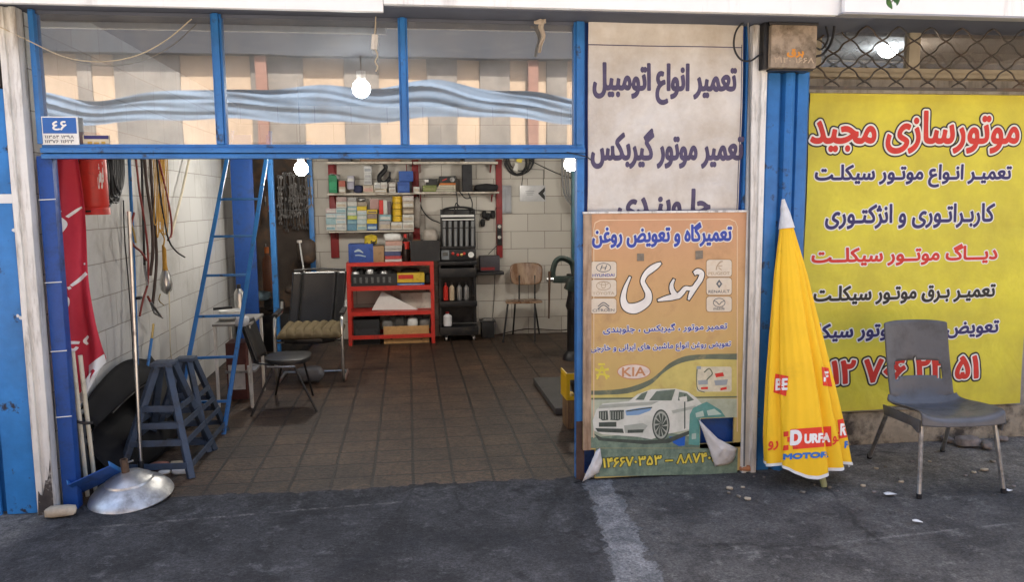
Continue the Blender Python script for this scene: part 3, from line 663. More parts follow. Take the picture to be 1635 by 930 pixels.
def quads(name, m, lift, *rects):
    mb = MB()
    for r in rects: mb.poly(flat(r, YO_, lift))
    return mb.build(name, m, sb)
quads('pale_ground', PALEG, .0010, [(931, 637), (1178, 634), (1178, 667), (931, 672)])
quads('pale_ground', PALEG, .0011, [(931, 672), (1117, 668), (1117, 712), (931, 714)])
quads('green_ground', GREENP, .0016, [(931, 700), (1060, 690), (1117, 700), (1117, 716), (931, 716)])
quads('green_ground', GREENP, .0012, [(951, 716.5), (1178, 716.5), (1177, 757), (951, 762)])
quads('green_line', OLIVE, .0018, [(931, 636), (1178, 633), (1178, 635.5), (931, 639)])
HOLEB = mat('bare_blue_patch', (.012, .1, .42), .5, var=.1)
quads('torn_patch', HOLEB, .0022, [(1068, 698), (1094, 696), (1093, 712), (1084, 713), (1075, 708)])
# lettering
HW = mat('halo_white', (.7, .66, .58), .6, var=.1)
lettering('تعمیرگاه و تعویض روغن', (945, 354, 1169, 397), YO_, BLUE_INK, sb, 1.2, [(1.9, HW)])
lettering('تعمیر موتور ، گیربکس ، جلوبندی', (963, 514, 1161, 535), YO_, BLUE_INK, sb, .35, [(1.1, HW)])
lettering('تعویض روغن انواع ماشین های ایرانی و خارجی', (943, 544, 1167, 566), YO_, BLUE_INK, sb, .3, [(1.0, HW)])
lettering('۱۴۶۶۷۰۳۵۳ – ۸۸۷۴۰۵', (962, 722, 1147, 748), YO_, YELLOW_INK, sb, .7, [(1.1, BLACK_INK)], rtl=False)
def brush(strokes, name, m, lift, grow=0.):        # calligraphy: strokes of varying width in photo pixels
    mb = MB(); k = 0
    for st in strokes:
        c = smooth([(x, y, w_) for x, y, w_ in st], 8)
        L, Rr = [], []
        for i, p in enumerate(c):
            t = c[min(i+1, len(c)-1)]-c[max(i-1, 0)]; t = V((t.x, t.y, 0)).normalized(); nn = V((-t.y, t.x, 0)); h = p.z/2+grow
            e = t*(-grow if i == 0 else grow if i == len(c)-1 else 0)
            L.append((p.x+nn.x*h+e.x, p.y+nn.y*h+e.y)); Rr.append((p.x-nn.x*h+e.x, p.y-nn.y*h+e.y))
        U, D = flat(L, YO_, lift+k*.0003), flat(Rr, YO_, lift+k*.0003); k += 1
        for i in range(len(U)-1): mb.add([U[i], U[i+1], D[i+1], D[i]], [(0, 1, 2, 3)])
    mb.build(name, m, sb)
nm = [[(1055, 420, 3), (1049, 424, 8), (1040, 430, 10), (1031, 438, 8), (1026, 449, 7), (1030, 459, 8), (1035, 469, 10), (1034, 480, 12), (1025, 488, 14), (1012, 493, 16), (1000, 490, 13), (995, 478, 9), (998, 461, 6), (1006, 442, 3)],
      [(1108, 437, 6), (1114, 434, 9), (1120, 437, 8), (1118, 446, 8), (1112, 455, 8), (1106, 464, 8), (1102, 472, 6), (1099, 479, 3)],
      [(1110, 458, 5), (1102, 461, 6), (1094, 461, 7), (1088, 468, 8), (1081, 473, 9), (1074, 466, 8), (1072, 456, 6), (1076, 446, 3)],
      [(1082, 473, 8), (1072, 475, 9), (1062, 477, 7), (1050, 480, 3)]]
brush(nm, 'name_outline', BLACK_INK, .0016, 1.6); brush(nm, 'name_lettering', mat('cream_white_ink', (.75, .72, .66), .6), .0026)
quads('screw_plate', mat('grey_plate', (.2, .17, .13), .6, var=.4, scale=30), .004, [(1017, 405), (1028, 405), (1028, 417), (1017, 417)], [(1110, 401), (1122, 400), (1122, 413), (1110, 415)])
# six badge plates
BADGE = mat('cream_badge', (.64, .56, .44), .6, var=.12, scale=12, dirt=(.5, .38, .25), damt=.36, dscale=12)
GREYINK = mat('grey_ink', (.12, .13, .14), .6); FADED = mat('faded_tan_ink', (.42, .32, .22), .6)
def rrect(x0, y0, x1, y1, r=4):
    return [(x0+r, y0), (x1-r, y0), (x1-.3*r, y0+.3*r), (x1, y0+r), (x1, y1-r), (x1-.3*r, y1-.3*r), (x1-r, y1), (x0+r, y1), (x0+.3*r, y1-.3*r), (x0, y1-r), (x0, y0+r), (x0+.3*r, y0+.3*r)]
rows = [(418, 445), (447, 474), (477, 501)]
bad = [(943, 984, ['HYUNDAI', 'TOYOTA', 'CITROEN']), (1128, 1168, ['PEUGEOT', 'RENAULT', 'mazda'])]
def ring(cx, cy, rx, ry, w_, lift, m, name='emblem'):
    mb = MB(); n = 20
    O = flat([(cx+rx*math.cos(2*math.pi*i/n), cy+ry*math.sin(2*math.pi*i/n)) for i in range(n)], YO_, lift); I = flat([(cx+(rx-w_)*math.cos(2*math.pi*i/n), cy+(ry-w_)*math.sin(2*math.pi*i/n)) for i in range(n)], YO_, lift)
    for i in range(n): mb.add([O[i], O[(i+1) % n], I[(i+1) % n], I[i]], [(0, 1, 2, 3)])
    mb.build(name, m, sb)
for (x0, x1, names) in bad:
    for (y0, y1), nme in zip(rows, names):
        o = 0 if x0 < 1000 else -3
        quads('badge', mat('badge_rim', (.3, .18, .08), .6), .0012, rrect(x0-1, y0-1+o, x1+1, y1+1+o)); quads('badge', BADGE, .002, rrect(x0, y0+o, x1, y1+o))
        ink = FADED if nme in ('TOYOTA', 'PEUGEOT') else GREYINK
        cx, cy = (x0+x1)/2, y0+9.5+o
        lettering(nme, (x0+3 if len(nme) > 5 else x0+11, y1-8+o, x1-3 if len(nme) > 5 else x1-11, y1-2.5+o), YO_-.0015, BLUE_INK if nme == 'HYUNDAI' else ink, sb, .1, cell=.3, rtl=False)
        if nme in ('HYUNDAI', 'TOYOTA', 'mazda'): ring(cx, cy, 12 if nme != 'mazda' else 10, 7.5, 1.2, .0028, ink)
        if nme == 'TOYOTA': ring(cx, cy-1, 4, 5.5, 1, .0031, ink); ring(cx, cy-4, 8, 3, 1, .0034, ink)
        if nme == 'HYUNDAI': brush([[(cx-5, cy+4, 1.5), (cx-2, cy-4, 1.5)], [(cx+2, cy+4, 1.5), (cx+5, cy-4, 1.5)], [(cx-4, cy, 1.2), (cx+4, cy, 1.2)]], 'emblem', ink, .003)
        if nme == 'mazda': brush([[(cx-9, cy-3, 1.2), (cx-4, cy-1, 1.4), (cx, cy+3, 1.4), (cx+4, cy-1, 1.4), (cx+9, cy-3, 1.2)]], 'emblem', ink, .003)
        if nme == 'CITROEN': brush([[(cx-9, cy+3, 1.6), (cx, cy-3, 1.6), (cx+9, cy+3, 1.6)], [(cx-9, cy+7, 1.6), (cx, cy+1, 1.6), (cx+9, cy+7, 1.6)]], 'emblem', ink, .003)
        if nme == 'RENAULT': quads('emblem', ink, .003, [(cx, cy-7), (cx+5, cy), (cx, cy+7), (cx-5, cy)]); quads('emblem', BADGE, .0034, [(cx, cy-3), (cx+2, cy), (cx, cy+3), (cx-2, cy)])
        if nme == 'PEUGEOT': brush([[(cx-5, cy+7, 1.6), (cx-3, cy, 2), (cx+2, cy-6, 2.4), (cx+6, cy-7, 1.4)], [(cx-2, cy+1, 1.5), (cx+5, cy, 1.2)], [(cx-1, cy+3, 1.5), (cx+4, cy+7, 1.2)]], 'emblem', ink, .003)
# oval badge and yellow emblem
n_ = 26
quads('oval_badge', mat('salmon_rim', (.5, .24, .12), .6), .0012, [(1012+27*math.cos(2*math.pi*i/n_), 594+12.5*math.sin(2*math.pi*i/n_)) for i in range(n_)])
quads('oval_badge', mat('pink_white', (.66, .55, .47), .6, var=.2, scale=20), .0018, [(1012+25.5*math.cos(2*math.pi*i/n_), 594+11*math.sin(2*math.pi*i/n_)) for i in range(n_)])
lettering('KIA', (993, 586, 1031, 602), YO_-.0015, mat('salmon_ink', (.48, .22, .1), .6), sb, .5, rtl=False)
brush([[(953, 606, 3), (957, 596, 3), (961, 586, 3), (965, 596, 3), (969, 606, 3)], [(950, 590, 4), (958, 592, 3), (972, 590, 4)], [(952, 600, 4), (961, 598, 3), (973, 602, 4)], [(955, 582, 3), (966, 582, 3)]], 'emblem', mat('lemon_ink', (.66, .55, .07), .6), .0014)
# engine kit picture
quads('kit_picture', mat('picture_cream', (.6, .55, .4), .6, var=.2, scale=25), .0018, rrect(1112, 586, 1168, 626, 3)); 
brush([[(1113, 588, 2), (1112, 605, 1.5), (1114, 622, 1.5), (1125, 627, 1.5)], [(1124, 595, 2), (1132, 589, 2), (1137, 597, 2), (1131, 604, 2), (1124, 612, 2)]], 'kit_outline', OLIVE, .0026)
quads('kit_part', RED_INK, .003, [(1141, 597), (1154, 595), (1156, 601), (1143, 603)], [(1119, 619), (1130, 618), (1130, 622), (1119, 622)], [(1150, 620), (1160, 618), (1160, 622), (1150, 624)])
quads('kit_part', mat('grey_print', (.3, .33, .34), .6), .003, [(1140, 608), (1162, 606), (1160, 615), (1142, 616)], [(1114, 608), (1130, 607), (1130, 614), (1115, 615)], [(1112, 585), (1119, 585), (1119, 590), (1112, 590)])
# white saloon car printed on the board, three-quarter view
CW = mat('car_print_white', (.62, .62, .54), .6, var=.1, scale=8, dirt=(.45, .46, .38), damt=.4, dscale=6); CS = mat('car_print_shade', (.36, .38, .32), .6, var=.15, scale=14); CD = mat('car_print_dark', (.06, .075, .06), .6, var=.3, scale=20); CG = mat('car_print_glass', (.13, .17, .13), .6, var=.4, scale=10)
quads('car_print', CD, .0024, [(948, 693), (962, 700), (1030, 704), (1062, 702), (1112, 684), (1112, 689), (1068, 708), (1030, 710), (956, 704)])
quads('car_print', CW, .0028, [(946, 672), (952, 655), (962, 645), (1004, 641), (1018, 630), (1040, 622), (1078, 621), (1098, 626), (1112, 636), (1120, 645), (1118, 672), (1112, 684), (1062, 694), (1040, 702), (1018, 698), (962, 694), (948, 688)])
quads('car_print', CG, .0032, [(1036, 640), (1048, 625), (1078, 622), (1072, 640)], [(1082, 640), (1084, 626), (1096, 628), (1108, 639), (1098, 642)])
quads('car_print', CG, .0032, [(1014, 639), (1024, 629), (1034, 625), (1028, 639)])
quads('car_print', CS, .0033, [(958, 647), (1004, 644), (1052, 641), (1040, 647), (1000, 650), (955, 653)], [(996, 680), (1026, 676), (1034, 680), (1026, 692), (998, 692)], [(1072, 656), (1110, 648), (1112, 652), (1074, 661)])
quads('car_print', CD, .0035, [(956, 657), (970, 656), (971, 671), (962, 672), (956, 668)], [(973, 656), (996, 655), (996, 669), (986, 672), (974, 671)], [(956, 675), (984, 674), (984, 682), (956, 682)], [(950, 684), (994, 685), (996, 692), (954, 690)], [(1002, 687), (1028, 686), (1026, 691), (1002, 692)])
quads('car_print', mat('car_print_lamp', (.2, .34, .52), .6), .0036, [(998, 656), (1020, 652), (1041, 650), (1038, 656), (1020, 663), (1000, 664)])
quads('car_print', CD, .0037, [(1000, 656), (1041, 650), (1041, 652), (1000, 658)], [(1092, 630), (1094, 630), (1094, 684), (1092, 686)])
quads('car_print', CS, .0037, *[[(958+4*i, 658), (959.2+4*i, 658), (959.2+4*i, 670), (958+4*i, 670)] for i in range(10) if i not in (3,)])
quads('car_print', CW, .0038, [(1084, 635), (1096, 633), (1097, 641), (1086, 643)])
for rx, ry, m_, li in ((14, 25, CD, .0038), (12, 22, CS, .0041), (10, 18.5, CD, .0044)):
    quads('car_print', m_, li, [(1055+rx*math.cos(2*math.pi*i/24), 679+ry*math.sin(2*math.pi*i/24)) for i in range(24)])
quads('car_print', CS, .0047, *[[(1055+1.5*math.cos(t+1.5), 679+2*math.sin(t+1.5)), (1055+11*math.cos(t-.09), 679+20*math.sin(t-.09)), (1055+11*math.cos(t+.09), 679+20*math.sin(t+.09))] for t in [k*2*math.pi/10 for k in range(10)]])
quads('bottle_print', mat('teal_print', (.1, .28, .24), .6, var=.25, scale=12, dirt=(.3, .4, .33), damt=.35), .0048, [(1101, 662), (1106, 652), (1118, 646), (1128, 642), (1150, 655), (1158, 666), (1117, 668), (1117, 712), (1099, 710)])
quads('bottle_print', mat('pale_teal_print', (.4, .5, .42), .6), .0052, [(1110, 660), (1122, 656), (1124, 665), (1111, 667)], [(1128, 656), (1140, 653), (1152, 662), (1130, 664)], [(1104, 693), (1111, 692), (1111, 701), (1104, 702)])
# curled torn vinyl flaps, hanging forward off the board
VBACK = mat('creased_white_vinyl_back', (.62, .6, .57), .6, var=.15, scale=12, dirt=(.3, .27, .24), damt=.34, dscale=7, bump=.3, bscale=14)
def flap(outline, bulge, seed, Y0=YO_-.004):
    rr = random.Random(seed); c = [sum(p[i] for p in outline)/len(outline) for i in (0, 1)]
    mb = MB(); n = 28; pts = []
    for i in range(n):
        k = i/n*len(outline); a, b = outline[int(k) % len(outline)], outline[(int(k)+1) % len(outline)]; t = k % 1
        pts.append((a[0]+(b[0]-a[0])*t, a[1]+(b[1]-a[1])*t))
    rings = 6; vs = []
    for j in range(rings+1):
        s_ = j/rings
        for i, (x, y) in enumerate(pts):
            px, py = c[0]+(x-c[0])*s_, c[1]+(y-c[1])*s_
            p = P(px, py, Y0); d = bulge*(1-s_**2*.75) + .006*math.sin(px*.35+seed)*math.cos(py*.28) - .012*max(0, (py-c[1])/40)
            vs.append((p.x, Y0-abs(d)-.004, p.z))
    fs = [(j*n+i, j*n+(i+1) % n, (j+1)*n+(i+1) % n, (j+1)*n+i) for j in range(rings) for i in range(n)]
    return mb.add(vs, fs).build('torn_flap', VBACK, sb, solid=.0015, ang=60)
flap([(1113, 668), (1145, 700), (1176, 716), (1170, 737), (1160, 742), (1141, 745), (1128, 708)], .03, 2)
flap([(957, 715), (961, 735), (956, 755), (944, 762), (929, 770), (940, 745), (950, 722)], .025, 5)

# ---- yellow banner of the neighbour
YBN = YB-.025
YELLOW_B = mat('yellow_vinyl', (.7, .63, .05), .5, var=.1, scale=3, dirt=(.48, .4, .06), damt=.42, dscale=2, dsoft=.2, bump=.5, bscale=2.6, bdist=.05)
a, b = P(1274, 660, YBN), P(1660, 150, YBN)
wr0 = wrinkle(11, .013)
def wy(x, z):
    t = max(0, min(1, (z-a.z)/(b.z-a.z)))          # pulled up at its tied top corners
    return wr0(x, z) - .012*max(0, t-.72)*abs(math.sin((x-a.x)*9+(z-b.z)*7))
yb = cloth_sheet(a.x, b.x, a.z, b.z, YBN, wy, 90, 80).build('yellow_banner', YELLOW_B, label='bright yellow vinyl banner of red and navy Persian lettering', cat='banner')
WI = WHITE_INK
lettering('موتورسازی مجید', (1291, 178, 1628, 246), YBN, RED_INK, yb, 2.2, [(3.2, WI), (6.0, BLACK_INK)], fn=wy)
lettering('تعمیـر انـواع موتـور سیکلـت', (1298, 262, 1614, 301), YBN, NAVY_INK, yb, 1.3, [(2.2, WI)], fn=wy)
lettering('کاربـراتـوری و انژکتـوری', (1315, 324, 1587, 367), YBN, NAVY_INK, yb, 1.3, [(2.2, WI)], fn=wy)
lettering('دیـــاگ موتــور سیکلــت', (1294, 388, 1591, 427), YBN, RED_INK, yb, 1.3, [(2.2, WI)], fn=wy)
lettering('تعمیـر بـرق موتـور سیکلـت', (1297, 450, 1588, 489), YBN, BLACK_INK, yb, 1.3, [(2.2, WI)], fn=wy)
lettering('تعویض روغن موتور سیکلت', (1268, 508, 1594, 549), YBN, NAVY_INK, yb, 1.3, [(2.2, WI)], fn=wy)
lettering('۰۹۱۲ ۷۰۶ ۲۲ ۵۱', (1284, 566, 1562, 616), YBN, RED_INK, yb, 2.6, [(2.8, WI), (6.0, BLACK_INK)], rtl=False, fn=wy)

# ---- house number plate and sticker on the left pane
hp = thing('house_number_plate', 'blue and white house number plate fixed on the left pane', 'sign', P(95, 230, -.02))
def plate_box(px0, py0, px1, py1, Y, th, m, nm_, parent, bev=.002):
    a, b = P(px0, py1, Y), P(px1, py0, Y); return MB().box((a.x, Y, a.z), (b.x, Y+th, b.z)).build(nm_, m, parent, bevel=bev)
plate_box(67, 186, 123, 231, -.025, .012, WHITE_INK, 'plate', hp)
plate_box(69, 188, 121, 213, -.0265, .0012, mat('enamel_blue', (.02, .12, .4), .35, var=.1), 'number_field', hp, 0)
lettering('٤۶', (84, 193, 106, 208), -.027, WHITE_INK, hp, .5, rtl=False)
lettering('۱۱۳۵۴ ۱۳۹۸', (72, 216, 118, 221), -.026, GREYINK, hp, .15, cell=.3, rtl=False); lettering('۱۱۳۷۶ ۱۱۶۲۳', (72, 223, 118, 228.5), -.026, GREYINK, hp, .15, cell=.3, rtl=False)
st_ = thing('sticker', 'small cream sticker with a navy band beside the number plate', 'sticker', P(153, 233, 0))
plate_box(133, 216, 174, 234, .0085, .0015, mat('cream_sticker', (.6, .52, .36), .6), 'label_sheet', st_, 0); plate_box(134, 216.5, 173, 222, .0075, .0008, NAVY_INK, 'band', st_, 0)
quads2 = [(140, 226, 147, 231), (150, 227, 158, 230), (162, 226, 168, 230)]
for q in quads2: plate_box(*q, .0072, .0008, mat('ochre_mark', (.5, .3, .06), .6), 'mark', st_, 0)

def proj(p):
    d = V(p)-CAM; k = d.dot(_f); return 817.5+F*d.dot(_r)/k, 465-F*d.dot(_u)/k

# ================================================================== IN FRONT OF THE SHOPS
# ---- folded yellow parasol leaning on the pilaster
UY = mat('yellow_parasol_cloth', (.88, .52, .01), .62, var=.06, scale=4, dirt=(.6, .34, .02), damt=.3, dscale=3)
um = thing('folded_parasol', 'folded yellow advertising parasol leaning on blue pilaster', 'parasol', (2.483, -.352, 0))
foot = V((2.483, -.352, .0)); c0 = V((2.331, -.045, 1.66)); c1 = V((2.412, -.262, .13))
MB().tube([foot, foot.lerp(c1+V((0, 0, .3)), 1), c0], .019, 10).build('pole', mat('olive_pole', (.36, .36, .17), .45, dirt=(.2, .17, .1), damt=.36), um)
RS = [(0, .026), (.08, .05), (.25, .105), (.5, .165), (.75, .22), (.9, .255), (1, .268)]
def rad(s):
    for (a, ra), (b, rb) in zip(RS, RS[1:]):
        if s <= b: return ra+(rb-ra)*(s-a)/(b-a)
    return RS[-1][1]
def umb(u, v):
    th = u*2*math.pi; s = v                         # th = -90 deg faces the street: a broad smooth panel there, deep gathers at both sides
    a = math.atan2(math.sin(th+math.pi/2+.5), math.cos(th+math.pi/2+.5)); side = min(1, max(0, (abs(a)-.4)/.3))
    f = -.2*math.exp(-((a-.74)/.08)**2) + .1*math.exp(-((a-.93)/.11)**2) - .24*math.exp(-((a-1.12)/.09)**2) + .08*math.exp(-((a-1.35)/.1)**2) - .15*math.exp(-((a+.64)/.1)**2) + .1*math.exp(-((a+.85)/.16)**2) - .24*math.exp(-((a+1.2)/.1)**2)
    f += .07*math.sin(6*a+1)*side*(abs(a) > 1.6) - .012*math.exp(-((a-.12)/.1)**2) + .02*math.sin(5*a+s*3)*(1-side) + .012*math.sin(23*a+s*4+2*math.sin(7*s))
    r = rad(s)*(1+f*min(1, .35+s))
    p = c0.lerp(c1, s); hem = (.018*math.cos(4*th+.5)+.015*math.sin(3*th+1)) * max(0, (s-.8)/.2)
    return V((p.x+r*math.cos(th)+.006*math.sin(9*s+a)*s, p.y+r*.78*math.sin(th)+.008*math.sin(7*s+2*a)*s, p.z-hem))
ucan = MB().grid(umb, 220, 60, closed=True); canopy = ucan.build('canopy', UY, um, ang=80)
MB().grid(lambda u, v: umb(u, .992+.012*v)+V(((umb(u, 1)-c1).x*.012, (umb(u, 1)-c1).y*.012, 0)), 220, 1, closed=True).build('hem_trim', PAPER, um)
MB().tube([V((2.318, -.035, 1.75)), V((2.324, -.038, 1.70)), c0+V((0, 0, .0)), c0.lerp(c1, .06)], [.01, .022, .03, .05], 12).build('tip_cap', PAPER, um)
UYp = -.45
ubvh = BVHTree.FromPolygons(ucan.v, ucan.f)
def on_umb(x, z, lift):
    d = (V((x, UYp, z))-CAM).normalized(); h = ubvh.ray_cast(CAM, d)       # where the print sits on the gathered cloth
    return None if h[0] is None else h[0]+V((-.45, -.9, 0))*(lift+.002)
LRED = mat('logo_red', (.72, .04, .015), .55, var=.05); LBLUE = mat('logo_blue', (.03, .16, .5), .55, var=.05)
def umb_patch(name, m, q, lift=.001, Yp=None):
    pts = [P(x, y, Yp or UYp) for x, y in q]; nx, ny = 26, 12; grid = {}
    for j in range(ny+1):
        for i in range(nx+1):
            p = pts[0].lerp(pts[1], i/nx).lerp(pts[3].lerp(pts[2], i/nx), j/ny); grid[i, j] = on_umb(p.x, p.z, lift)
    mb = MB()
    for j in range(ny):
        for i in range(nx):
            k = [grid[i, j], grid[i+1, j], grid[i+1, j+1], grid[i, j+1]]
            if all(k) and max((a-b).length for a in k for b in k) < .07: mb.add(k, [(0, 1, 2, 3)])
    if mb.f: mb.build(name, m, um)
umb_patch('logo_patch', LRED, [(1238, 597), (1259, 601), (1255, 633), (1235, 627)])
umb_patch('logo_patch', LRED, [(1312, 586), (1323, 588), (1329, 618), (1314, 616)])
umb_patch('logo_patch', LRED, [(1262, 686), (1327, 681), (1328, 713), (1266, 718)])
umb_patch('logo_patch', LRED, [(1251, 690), (1259, 689), (1259, 697), (1251, 698)]); umb_patch('logo_patch', LRED, [(1257, 698), (1264, 698), (1264, 706), (1257, 706)]); umb_patch('logo_patch', LRED, [(1251, 712), (1259, 711), (1259, 719), (1250, 720)]); umb_patch('logo_patch', LRED, [(1337, 671), (1350, 668), (1355, 698), (1341, 701)])
LW = mat('logo_white', (.82, .8, .76), .6, var=.04)
for s_, bx, m_, b_ in (('BE', (1238, 604, 1258, 624), LW, 1.), ('F', (1315, 593, 1323, 610), LW, 1.), ('D', (1261, 686, 1281, 712), LW, 2.2), ('URFA', (1284, 691, 1326, 709), LW, 1.2), ('R', (1341, 676, 1352, 696), LW, 1.), ('MOTOR', (1250, 721, 1323, 735), LBLUE, 1.2), ('R', (1348, 704, 1359, 716), LBLUE, 1.)):
    lettering(s_, bx, UYp, m_, um, b_, rtl=False, surf=on_umb, lift=.0025, pxm=.0034, cell=.6)
lettering('رو', (1226, 704, 1243, 720), UYp, LRED, um, .6, surf=on_umb, lift=.002, pxm=.0034); lettering('نو', (1329, 690, 1341, 711), UYp, LRED, um, .6, surf=on_umb, lift=.002, pxm=.0034)
lettering('ن', (1213, 692, 1219, 706), UYp, LRED, um, .6, surf=on_umb, lift=.002, pxm=.0034)

# ---- grey plastic chair
GPL = mat('worn_grey_plastic', (.1, .1, .106), .33, var=.18, scale=5, dirt=(.055, .05, .045), damt=.4, dscale=5, bump=.06, bscale=60)
pc = thing('plastic_chair', 'grey moulded plastic chair with splayed steel legs before yellow banner', 'chair', (3.26, -.3, 0)); pb = V((3.22, -.3, .015)); Rz = Matrix.Rotation(R_(-4), 3, 'Z')
PRF = smooth([(-.30, .41, 0), (-.285, .445, 0), (-.24, .457, 0), (-.08, .445, 0), (.06, .43, 0), (.13, .445, 0), (.17, .50, 0), (.195, .58, 0), (.225, .69, 0), (.255, .82, 0), (.278, .93, 0), (.288, .944, 0)], 6)
def chair_pt(u, v):
    k = v*(len(PRF)-1); i = min(int(k), len(PRF)-2); p = PRF[i].lerp(PRF[i+1], k-i); x = 2*u-1
    hw = .255 if v < .35 else .255-.045*min(1, (v-.35)/.2)
    if v > .93: hw *= 1-.05*((v-.93)/.07)**2
    y, z = p.x, p.y; e = abs(x)**4
    if v < .5: z += .035*e*(1 if v > .08 else v/.08) - .012*(1-x*x)*(v < .45)
    if v > .4: y -= (.045*x*x)*min(1, (v-.4)/.15)
    if v > .5: z -= .012*e
    return pb + Rz @ V((x*hw, y, z))
MB().grid(chair_pt, 40, 66, skip=lambda u, v: .655 < v+.03*(2*u-1)**2 < .735 and abs(2*u-1) < .74).build('seat_shell', GPL, pc, solid=.008, ang=60)
for sx in (-1, 1):                                  # side skirt under the seat
    MB().prism([pb+Rz @ V((sx*.25, y, z)) for y, z in ((-.285, .44), (.12, .43), (.1, .37), (-.2, .385), (-.27, .36))], Rz @ V((sx*.012, 0, 0))).build('seat_skirt', GPL, pc, bevel=.003)
for (gx, gy), (tx, ty) in (((2.925, -.614), (-.225, -.245)), ((3.473, -.61), (.225, -.245)), ((3.054, .084), (-.215, .12)), ((3.634, .138), (.215, .12))):
    t_ = pb+Rz @ V((tx, ty, .41)); lg = MB().tube([V((gx, gy, .012)), t_], .0135, 8).build('leg', STEEL, pc)
    MB().tube([V((gx, gy, 0)), V((gx, gy, .03))], .0155, 8).build('foot_cap', BLACK, lg)
MB().bar(pb+Rz @ V((-.22, .12, .405)), pb+Rz @ V((.22, .12, .405)), .02, .02).bar(pb+Rz @ V((-.225, -.245, .405)), pb+Rz @ V((.225, -.245, .405)), .02, .02).build('under_frame', STEEL, pc)

# ---- junction box with cables on the pilaster
a, b = P(1230, 108, -.13), P(1306, 40, -.13)
jx = thing('junction_box', 'dirty beige junction box with orange scribble above the blue pilaster', 'box', (2.34, 0, a.z))
MB().box((a.x, -.13, a.z), (b.x, .02, b.z)).build('casing', mat('dirty_beige_casing', (.33, .26, .19), .7, var=.3, scale=12, dirt=(.1, .075, .05), damt=.45, dscale=8, bump=.3, bscale=30), jx, bevel=.012)
MB().box((a.x-.03, -.1, a.z-.004), (a.x-.001, .02, b.z+.02)).box((a.x-.01, -.12, b.z+.001), (b.x+.01, .02, b.z+.03)).box((a.x+.01, -.11, a.z-.012), (b.x-.01, .02, a.z-.001)).build('dark_edge', BLACK_M, jx, bevel=.004)
lettering('برق', (1256, 78, 1284, 92), -.131, mat('orange_marker', (.6, .24, .03), .6), jx, .8); lettering('۲۱۲۰ ۱۶۶۸', (1236, 92, 1300, 100), -.131, FADED, jx, .3, rtl=False)
def cord(name, label, pts, r, m, cat='cable', group=None, n=8, Y=None):
    q = [P(*p) if len(p) == 3 else p for p in pts]
    return MB().tube(smooth(q, n), r, 6).build(name, m, label=label, cat=cat, group=group)
CAB = mat('black_cable', (.02, .02, .022), .55, var=.2); CABG = mat('grey_cable', (.13, .13, .13), .55, var=.2); STR = mat('tan_string', (.5, .42, .3), .8, var=.2)
cord('black_cable', 'black cable looping left of the junction box', [(1195, 28, -.07), (1176, 48, -.07), (1172, 75, -.07), (1182, 94, -.08), (1198, 97, -.08), (1212, 88, -.08), (1228, 80, -.05)], .006, CAB)
cord('black_cable', 'black cable sagging from soffit down right of the junction box', [(1330, 25, -.03), (1332, 45, -.04), (1326, 70, -.05), (1314, 86, -.08), (1303, 90, -.1)], .008, CAB)
cord('black_cable', 'thinner black cable curling under the box edge by the lattice', [(1315, 30, -.02), (1322, 60, -.04), (1312, 78, -.06), (1303, 76, -.1)], .006, CAB)
cord('vertical_cable', 'dark cable running down beside the white guide post', [(1194, 30, -.075), (1197, 120, -.06), (1196, 400, -.06), (1190, 640, -.06), (1188, 745, -.05)], .006, CABG)
cord('string', 'thin string sagging across the left window pane', [(-10, 38, -.08), (40, 62, -.08), (95, 88, -.06), (135, 97, -.05), (180, 97, -.05), (225, 86, -.05), (268, 62, -.05), (306, 30, -.04)], .003, STR, 'string')
cord('thin_wire', 'thin dark wire crossing from blue jamb to banner edge', [(905, 243, -.04), (935, 250, -.03), (944, 256, .0)], .003, CAB, 'wire')
# hanging cord plug and rag
hc = thing('hanging_plug', 'white plug connector hanging on a cord before the middle pane', 'plug', P(598, 95, -.05))
MB().tube(smooth([P(600, 26, -.04), P(599, 45, -.045), P(598, 56, -.05)], 4), .0035, 6).build('cord', STR, hc)
p = P(598, 67, -.05); MB().obox(p, (.036, .028, .085), (0, .1, 0)).build('connector', WHITE_P, hc, bevel=.008)
MB().tube(smooth([P(599, 78, -.05), P(603, 88, -.05), P(599, 98, -.05), P(603, 106, -.05), P(600, 114, -.05)], 5), .004, 6).build('twisted_tail', STR, hc)
mb = MB(); q = smooth([P(868, 28, -.04), P(864, 42, -.05), P(868, 56, -.05), P(863, 72, -.05), P(861, 84, -.05)], 6)
mb.grid(lambda u, v: q[int(v*(len(q)-1))]+V(((u-.5)*.035*(1-.6*v), .01*math.sin(u*6+v*5), 0)), 6, len(q)-1)
mb.grid(lambda u, v: P(853, 35, -.05).lerp(P(872, 34, -.05), u)+V((0, .01*math.sin(u*9), (v-.5)*.03*(1-abs(u-.5)))), 8, 3)
mb.build('hanging_rag', mat('tan_rag', (.5, .42, .33), .9, var=.2, dirt=(.3, .24, .18)), label='knotted tan rag hanging before the right window pane', cat='rag', solid=.003)

